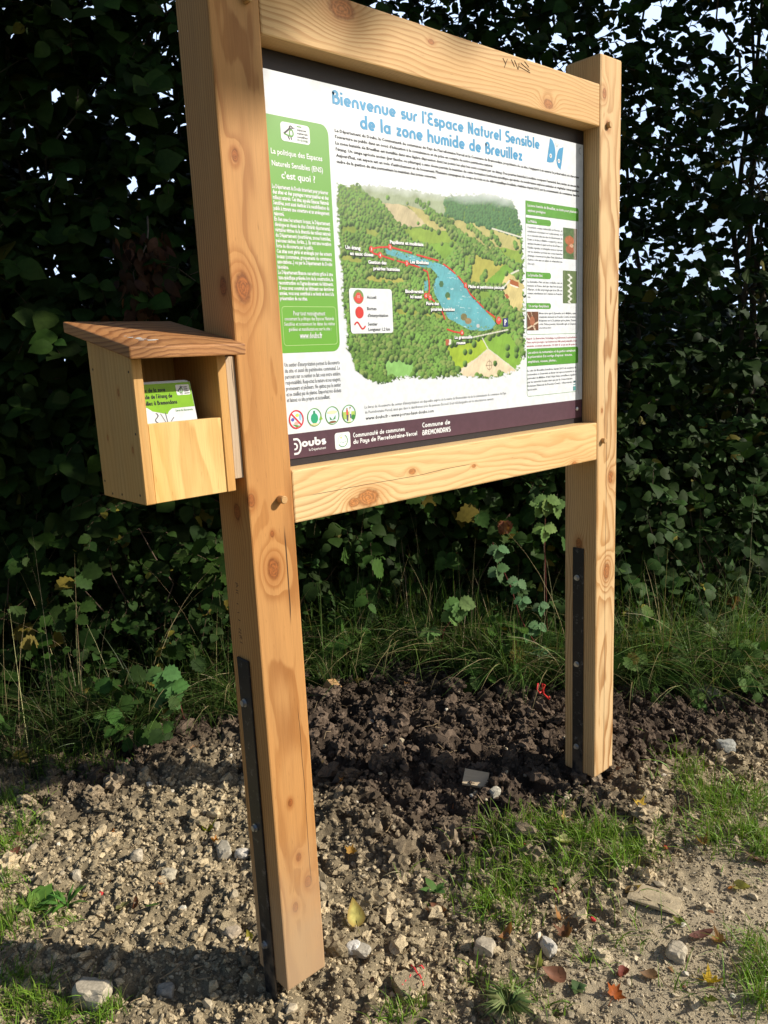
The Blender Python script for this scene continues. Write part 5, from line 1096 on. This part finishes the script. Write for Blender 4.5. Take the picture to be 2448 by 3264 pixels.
rosette('weed_plant', 'leafy green weed in the lower left, right of the grass tuft', 'weed', 125, 2905, 11, .075, (.10, .21, .04), L_OV, 1.0)
rosette('dandelion_plant', 'long-leaved green weed left of the gravel, just above the long post shadow', 'weed', 215, 2890, 10, .085, (.085, .19, .035), L_THIN, 1.0)
rosette('clover_plant', 'tiny dark green clover on the dark soil in front of the flat offcut', 'weed', 1362, 2622, 6, .035, (.05, .16, .04), L_ROUND, .5)
rosette('weed_plant', 'small thin-leaved weed on the clods right of the nearer post foot', 'weed', 1388, 2850, 6, .05, (.10, .2, .05), L_NARROW, .9)
rosette('plantain_plant', 'dull blue-green plant on the path near the lower right leaves', 'weed', 1840, 3160, 8, .024, (.09, .14, .05), L_OV, .5)
rosette('weed_plant', 'soft spiky grass-like weed at the bottom, right of the red-marked clod', 'weed', 1620, 3225, 80, .066, (.18, .23, .08), L_BLADE, 1.3)

# a bunch of withered leaves hanging in the hedge
q = on_v(455, 830, 2.05); o = empty('withered_branch', tuple(q), 'withered branch with hanging brown leaves in the dark hedge, left of the nearer post', 'withered branch'); m = MB(); f = Foliage()
stem(m, on_v(470, 690, 2.15), on_v(440, 1000, 2.05), .005, .002, 8, .06, 5)
n = 120; P = np.array([on_v(px, py, vv) for px, py, vv in zip(rng.normal(450, 48, n), rng.uniform(735, 1010, n), rng.uniform(1.95, 2.15, n))])
f.add(L_NARROW, P, rng.normal(size=(n, 3)) * .45 + (0, 0, -1), rng.normal(size=(n, 3)) + OUT, .085 * rng.uniform(.5, 1.2, n), tints(n, (.06, .026, .013), .5)); m.build('stem', M_BARK, o, smooth=True, tint=True); f.build('foliage', M_DRY, o)
for (px, py, v_, lab) in ((1607, 1660, 1.95, 'single withered pinkish brown leaf hanging under the right part of the lower crossbeam'), (2345, 1900, 1.85, 'withered orange leaf caught in the shrub at the right edge')):
    q = on_v(px, py, v_); f = Foliage(); n = 4; f.add(L_JAG, np.repeat(q[None], n, 0), rng.normal(size=(n, 3)) * .35 + (0, 0, -1), rng.normal(size=(n, 3)) * .6 + OUT, np.full(n, .075), tints(n, (.30, .12, .06), .3)); tag(f.build('withered_leaf', M_DRY), lab, 'leaf')

# ------------------------------------------------------------------ fallen leaves, one by one
def leaf_shape(kind):
    if kind == 'maple':
        P = []
        for (a, r) in ((-90, .10), (-62, .34), (-35, .62), (-14, .50), (8, .92), (30, .55), (58, .72), (74, .58), (90, 1.), (106, .58), (122, .72), (150, .55), (172, .92), (194, .50), (215, .62), (242, .34)): P.append((r * math.cos(math.radians(a)), r * math.sin(math.radians(a))))
    elif kind == 'birch': P = [(0, -.75), (.32, -.68), (.55, -.40), (.56, -.1), (.42, .3), (.2, .68), (0, 1.), (-.2, .68), (-.42, .3), (-.56, -.1), (-.55, -.40), (-.32, -.68)]
    else: P = [(0, -1.), (.20, -.75), (.36, -.3), (.38, .15), (.24, .65), (0, 1.), (-.24, .65), (-.38, .15), (-.36, -.3), (-.20, -.75)]
    return P
M_edge = {}
def fallen(px, py, kind, size, col, curl, label, edge=None, name='fallen_leaf', lift=.006, rot=None):
    q = G(px, py); P = leaf_shape(kind); a = rng.random() * 6.28; size *= .88; col = tuple(np.array(col) * .85); curl *= 1.5; tilt = Euler((rng.uniform(-.45, .45) + .2, rng.uniform(-.45, .45), a)).to_matrix()
    if rot: tilt = Euler(rot).to_matrix()
    V = [Vector((0, 0, 0))]; cs = [col]
    for fr_ in (.5, 1.):
        for x_, y_ in P:
            X, Y = x_ * fr_, y_ * fr_; V.append(Vector((X, Y, curl * (X * X * 1.1 + .5 * Y * Y) + .10 * abs(X) + .10 * (rng.random() - .5) * fr_))); cs.append(tuple(np.array(edge if edge and fr_ == 1. else col) * rng.uniform(.8, 1.15)))
    n = len(P); F = [(0, 1 + i, 1 + (i + 1) % n) for i in range(n)] + [(1 + i, 1 + n + i, 1 + n + (i + 1) % n, 1 + (i + 1) % n) for i in range(n)]
    m = MB(); V = [tilt @ (v_ * size * .5) for v_ in V]; lo = min(v_.z for v_ in V); base = Vector(q) + Vector((0, 0, lift - lo * .75))
    for v_, c_ in zip(V, cs): m.v.append(tuple(v_ + base)); m.c.append(c_)
    m.f = F; st = [tilt @ (Vector((0, -.6 * t, .1 * t)) * size * .5) + base + (V[1] if False else Vector((0, 0, 0))) for t in (.6, 1.2, 1.9)]
    m.tube(st, .0009, 4, tuple(np.array(col) * .6), cap=False)
    o = bpy.data.objects.new('anchor', None); e = m.build(name, M_DRY, None, smooth=True, tint=True); bpy.data.objects.remove(o)
    off = base; e.data.transform(__import__('mathutils').Matrix.Translation(-off)); e.location = off
    return tag(e, label, 'leaf', 'fallen leaves on the soil and path')
YEL, ORA, BRO, OLI, TAN, RED, PAL = (.62, .50, .07), (.50, .19, .035), (.20, .085, .04), (.20, .22, .035), (.46, .30, .13), (.24, .035, .03), (.48, .50, .16)
for a in ((1136, 2955, 'birch', .105, (.74, .66, .20), .25, 'large pale yellow leaf with brown edge, right of the nearer post foot', (.52, .36, .10), 'fallen_leaf', .03, (.65, -.1, -.55)), (660, 2650, 'maple', .085, (.42, .44, .05), .9, 'curled yellow-green leaf on the gravel left of the nearer post'), (687, 2688, 'maple', .06, (.42, .17, .03), .5, 'orange-brown leaf touching the curled yellow-green leaf'),
          (515, 2825, 'oval', .06, ORA, .5, 'orange-brown leaf in the middle of the lit gravel, left of the post'), (488, 2892, 'oval', .05, (.10, .17, .04), .2, 'flat dark green leaf just above the long post shadow'), (392, 2897, 'birch', .06, (.36, .34, .13), .5, 'pale olive leaf left of the flat dark green one'), (437, 2898, 'oval', .06, BRO, .8, 'folded brown leaf between the olive and the dark green leaves'),
          (365, 2660, 'maple', .035, ORA, .5, 'small orange leaf at the upper left of the lit gravel'), (24, 2692, 'maple', .055, (.55, .25, .04), .4, 'orange leaf at the left edge'), (52, 2726, 'birch', .055, (.24, .09, .06), .5, 'red-brown leaf at the left edge, below an orange one'), (796, 2992, 'birch', .04, (.42, .36, .05), .4, 'small yellow leaf touching the strap of the nearer post'),
          (1119, 2724, 'maple', .06, (.52, .28, .05), .6, 'orange star-shaped leaf right of the nearer post, below the dark soil'), (1228, 2428, 'maple', .085, (.15, .15, .04), .4, 'olive star-shaped leaf on the dark soil between the posts'), (1090, 2526, 'maple', .05, (.50, .22, .06), .5, 'small orange leaf close to the nearer post, on dark soil'), (1290, 2637, 'maple', .035, (.55, .24, .06), .5, 'small orange leaf beside the tiny clover'), (1440, 2615, 'maple', .08, (.48, .19, .08), .9, 'crumpled orange-brown leaf below the flat wooden offcut'),
          (1404, 2910, 'oval', .075, (.30, .13, .07), .8, 'brown leaf at the left rim of the grass patch'), (1616, 2997, 'oval', .07, (.40, .18, .07), 1.4, 'rolled tan-brown leaf standing at the bottom of the grass patch'), (1957, 3178, 'maple', .07, (.50, .13, .03), .5, 'bright orange-red leaf at the bottom, right of the middle'), (2262, 3138, 'maple', .085, (.70, .46, .04), .6, 'bright yellow-orange leaf pair near the lower right corner'), (2266, 3212, 'oval', .10, (.17, .20, .04), .25, 'large olive leaf at the lower right, under the bright yellow one'),
          (1797, 2712, 'birch', .095, (.56, .56, .22), .5, 'round pale yellow-green leaf lying in the grass patch', None, 'fallen_leaf', .03, (.25, .1, 1.2)), (1818, 2730, 'maple', .04, YEL, .4, 'small yellow leaf stuck under the round pale leaf in the grass'), (2043, 2583, 'maple', .08, (.70, .46, .05), .5, 'yellow-orange leaf on dark soil right of the farther post foot', None, 'fallen_leaf', .03, (.4, 0, .4)), (2363, 2836, 'birch', .075, (.50, .46, .15), .35, 'pale yellow leaf on the path near the right edge'), (2020, 2848, 'birch', .07, TAN, .6, 'tan leaf at the top of the pale flat slab'), (2243, 2695, 'maple', .07, (.44, .24, .10), .7, 'tan jagged leaf below the right-hand grass'),
          (1789, 2936, 'maple', .065, (.46, .22, .07), .8, 'orange-tan leaf at the lower rim of the grass patch'), (1783, 2855, 'birch', .055, RED, .7, 'dark red leaf in the grass patch'), (1709, 3085, 'maple', .085, (.42, .46, .15), .5, 'pale green leaf on the gravel at the bottom, left of the brown one'), (1769, 3118, 'birch', .085, (.28, .13, .08), .6, 'dull brown leaf on the gravel right of the pale green one'), (1986, 3108, 'birch', .055, (.26, .07, .05), .5, 'dark red-brown leaf above the bright orange-red one'), (2300, 3010, 'maple', .075, (.44, .23, .09), .8, 'light brown leaf above the lower right grass'),
          (2414, 2748, 'oval', .10, (.22, .12, .09), .4, 'long grey-brown leaf at the right edge under the grass'), (2235, 2990, 'oval', .09, (.20, .09, .07), .4, 'long purple-brown leaf on the path, left of the light brown one'), (2071, 3117, 'birch', .06, (.24, .14, .07), .5, 'small brown leaf left of the bright yellow-orange leaf'), (1634, 2340, 'birch', .06, (.48, .23, .04), .4, 'orange leaf on dark soil behind the farther post foot'), (2345, 2172, 'birch', .07, (.50, .22, .04), .4, 'orange leaf high on the bank at the right edge'), (1299, 2206, 'maple', .05, (.45, .22, .07), .8, 'tan curled leaf below the long grass between the posts'),
          (1101, 2318, 'birch', .055, (.45, .2, .06), .5, 'orange-brown leaf on the dark soil, nearest the wooden block'), (1806, 2990, 'maple', .08, (.22, .10, .05), .7, 'torn brown leaf right of the rolled leaf, below the grass'), (1800, 2622, 'maple', .06, (.56, .38, .12), .7, 'straw-coloured leaf above the round pale leaf in the grass'), (2330, 2838, 'birch', .03, ORA, .4, 'tiny orange leaf beside the pale yellow one near the right edge'), (1310, 2560, 'oval', .04, TAN, .6, 'small straw-coloured leaf left of the flat wooden offcut'), (2165, 2945, 'birch', .05, OLI, .4, 'small olive leaf in the middle of the path'), (620, 2395, 'maple', .06, (.44, .24, .12), .5, 'pale orange leaf on shaded soil at the foot of the left grass'), (1762, 2822, 'birch', .05, (.40, .42, .14), .4, 'pale green pointed leaf above the dark red leaf')):
    fallen(*a)

# ------------------------------------------------------------------ stones, offcuts, coloured scraps
def stone(px, py, sx, sy, sz, label, col=(.46, .40, .30), sub=3, rough=.1, name='limestone_rock', cat='stone', mat=None, sink=.3, rot=None):
    V0, F0 = ico(sub); o_ = rng.random(3) * 40; d = (.55 + .9 * fbm(V0[:, 0] * 1.3 + o_[0], V0[:, 1] * 1.3 + o_[1] + V0[:, 2] * 1.1, 3, 3))
    Vq = V0 * d[:, None] * (1 + rough * (rng.random((len(V0), 1)) - .5)); Vq = np.clip(Vq, -.72, .78); a = rng.random() * 6.28 if rot is None else rot; ca, sa = math.cos(a), math.sin(a)
    Vq = Vq * np.array([sx, sy, sz]) * .50; Vq = np.stack([Vq[:, 0] * ca - Vq[:, 1] * sa, Vq[:, 0] * sa + Vq[:, 1] * ca, Vq[:, 2]], -1)
    q = G(px, py) + np.array([0, 0, sz * .5 * (1 - 2 * sink)]); o = empty('x', tuple(q)); 
    t = np.array(col) * (.85 + .3 * rng.random((len(Vq), 1)))
    e = mesh_np(name, Vq + q, F0, mat or M_STONE, None, t); e.data.transform(__import__('mathutils').Matrix.Translation(-Vector(q))); e.location = q; bpy.data.objects.remove(o)
    return tag(e, label, cat, 'larger stones on the ground' if cat == 'stone' else None)
for a in ((300, 3180, .12, .085, .07, 'large pale boulder at the bottom left, half in the post shadow'), (437, 2735, .055, .05, .05, 'white stone in the middle of the lit gravel on the left'), (246, 2800, .04, .035, .05, 'small upright white stone right of the leafy weeds'), (772, 2727, .06, .045, .04, 'bright white stone touching the back edge of the nearer post', (.60, .55, .47)), (715, 2722, .09, .06, .055, 'grey lump of stone left of the nearer post, under the orange leaf', (.40, .36, .28)),
          (1748, 3036, .055, .04, .06, 'bright white upright stone at the bottom, below the grass patch', (.58, .54, .46)), (2157, 3046, .075, .065, .05, 'squarish pale stone on the path at the lower right'), (2085, 2866, .19, .11, .014, 'broad flat buff slab set in the path', (.44, .36, .235)), (1545, 3032, .07, .06, .055, 'pale rounded stone left of the rolled brown leaf'), (1151, 3052, .075, .045, .03, 'flat oval stone in front of the nearer post foot', (.44, .40, .32)), (1128, 3026, .05, .045, .035, 'white flake just behind the flat oval stone', (.66, .64, .58)),
          (540, 2800, .06, .05, .045, 'pale block among the gravel above the orange-brown leaf', (.50, .44, .32)), (735, 2975, .07, .055, .035, 'buff stone left of the strap foot of the nearer post', (.44, .36, .26)), (2315, 2395, .09, .07, .06, 'grey stone in the right-hand grass', (.36, .36, .32)), (530, 3170, .06, .05, .045, 'grey stone in the post shadow at the bottom', (.36, .33, .27)), (1905, 2110, .16, .10, .07, 'chalky lump at the edge of the soil right of the farther post', (.42, .39, .31)), (2240, 2230, .20, .13, .10, 'big dusty clod on the bank at the right edge', (.30, .27, .20)), (1178, 2280, .05, .03, .03, 'white chip on the dark soil between the posts', (.64, .62, .56)), (1225, 2380, .035, .03, .03, 'small white stone on the dark soil above the olive leaf', (.62, .60, .54)), (1100, 2500, .035, .03, .04, 'white stone beside the nearer post on dark soil', (.66, .62, .52)), (1580, 2535, .06, .05, .05, 'crumbly white lump right of the flat wooden offcut', (.50, .47, .38))):
    stone(*a)
M_off = wood('offcut_wood', 'x', (.68, .54, .36), (.50, .38, .24), (.3, .2), .004, grey=.0, seed=9.)
q = G(1517, 2505); o = MB(); ex = on_y(1600, 2400, 1.)  # flat board offcut
m = MB().box((-.046, -.033, -.006), (.046, .033, .006)); e = m.build('board_offcut', M_off, None, bevel=.001); e.location = Vector(q) + Vector((0, 0, .022)); e.rotation_euler = Euler((.42, .10, -.98)); tag(e, 'flat grey-brown board offcut lying on the soil near the farther post', 'wood offcut')
M_blk = wood('block_wood', 'z', (.52, .34, .17), (.36, .19, .08), (.3, .2), .004, seed=12.)
q = G(1055, 2192); e = MB().box((-.03, -.03, -.035), (.03, .03, .035)).build('wood_block', M_blk, None, bevel=.0015); e.location = Vector(q) + Vector((0, 0, .03)); e.rotation_euler = Euler((.5, .3, .2)); tag(e, 'small square wood block on the dark soil behind the nearer post', 'wood offcut')
q = G(1525, 2290); e = MB().box((-.035, -.02, -.013), (.035, .02, .013)).build('brick_fragment', plain('brick_red', (.26, .12, .07), .85), None, bevel=.003); e.location = Vector(q) + Vector((0, 0, .018)); e.rotation_euler = Euler((.2, .3, .5)); tag(e, 'small reddish brick fragment at the edge of the grass between the posts', 'brick fragment')
M_redp = plain('red_plastic', (.62, .035, .03), .4)
q = on_v(1727, 2200, 1.38); q[2] = max(q[2], float(ground_z(q[0], q[1])) + .03); m = MB()
pts = [q + HU * a_ + np.array([0, 0, b_]) + OUT * c_ for a_, b_, c_ in ((-.018, .035, 0), (-.026, .012, .01), (-.014, -.008, .012), (.006, .004, .0), (.010, .028, .012), (.0, .036, .006), (.004, -.012, .01), (.020, -.030, .012), (.034, -.046, .0), (.030, -.030, .01))]
m.tube(pts, .0042, 6); e = m.build('plastic_ribbon', M_redp, None, smooth=True); e.data.transform(__import__('mathutils').Matrix.Translation(-Vector(q))); e.location = q; tag(e, 'curl of red plastic ribbon in the grass left of the farther post', 'ribbon')
cl = stone(1315, 3150, .12, .10, .06, 'clod of earth with fluorescent red marker paint on it, at the bottom', (.40, .33, .21), 4, .30, 'earth_clod', 'clod', M_SOIL, .4)
M_paint = plain('marker_paint', (.80, .07, .07), .6); m = MB()
for (px, py, dx_, dy_) in ((1312, 3118, 10, 14), (1335, 3110, 8, 4), (1300, 3140, -6, 16), (1285, 3160, -8, 16), (1328, 3140, 6, 6), (1275, 3172, 4, 8), (1338, 3160, 2, 10)):
    a = G(px - dx_, py - dy_); b = G(px + dx_, py + dy_); up = np.array([0, -.012, .034]); m.tube([a + up, (a + b) / 2 + up + (0, 0, .006), b + up], .0022, 5)
pe = m.build('red_paint', M_paint, cl)
for (px, py, lab) in ((322, 2854, 'red-tipped chip in the left gravel'), (1890, 2936, 'pink-red painted chip below the grass patch'), (2120, 2720, 'red painted crumbs below the right-hand grass'), (1668, 2700, 'thin red painted stalk at the left rim of the grass patch')):
    e = stone(px, py, .022, .014, .012, lab, (.62, .06, .06), 2, .2, 'painted_chip', 'chip', M_STONE, 0.)
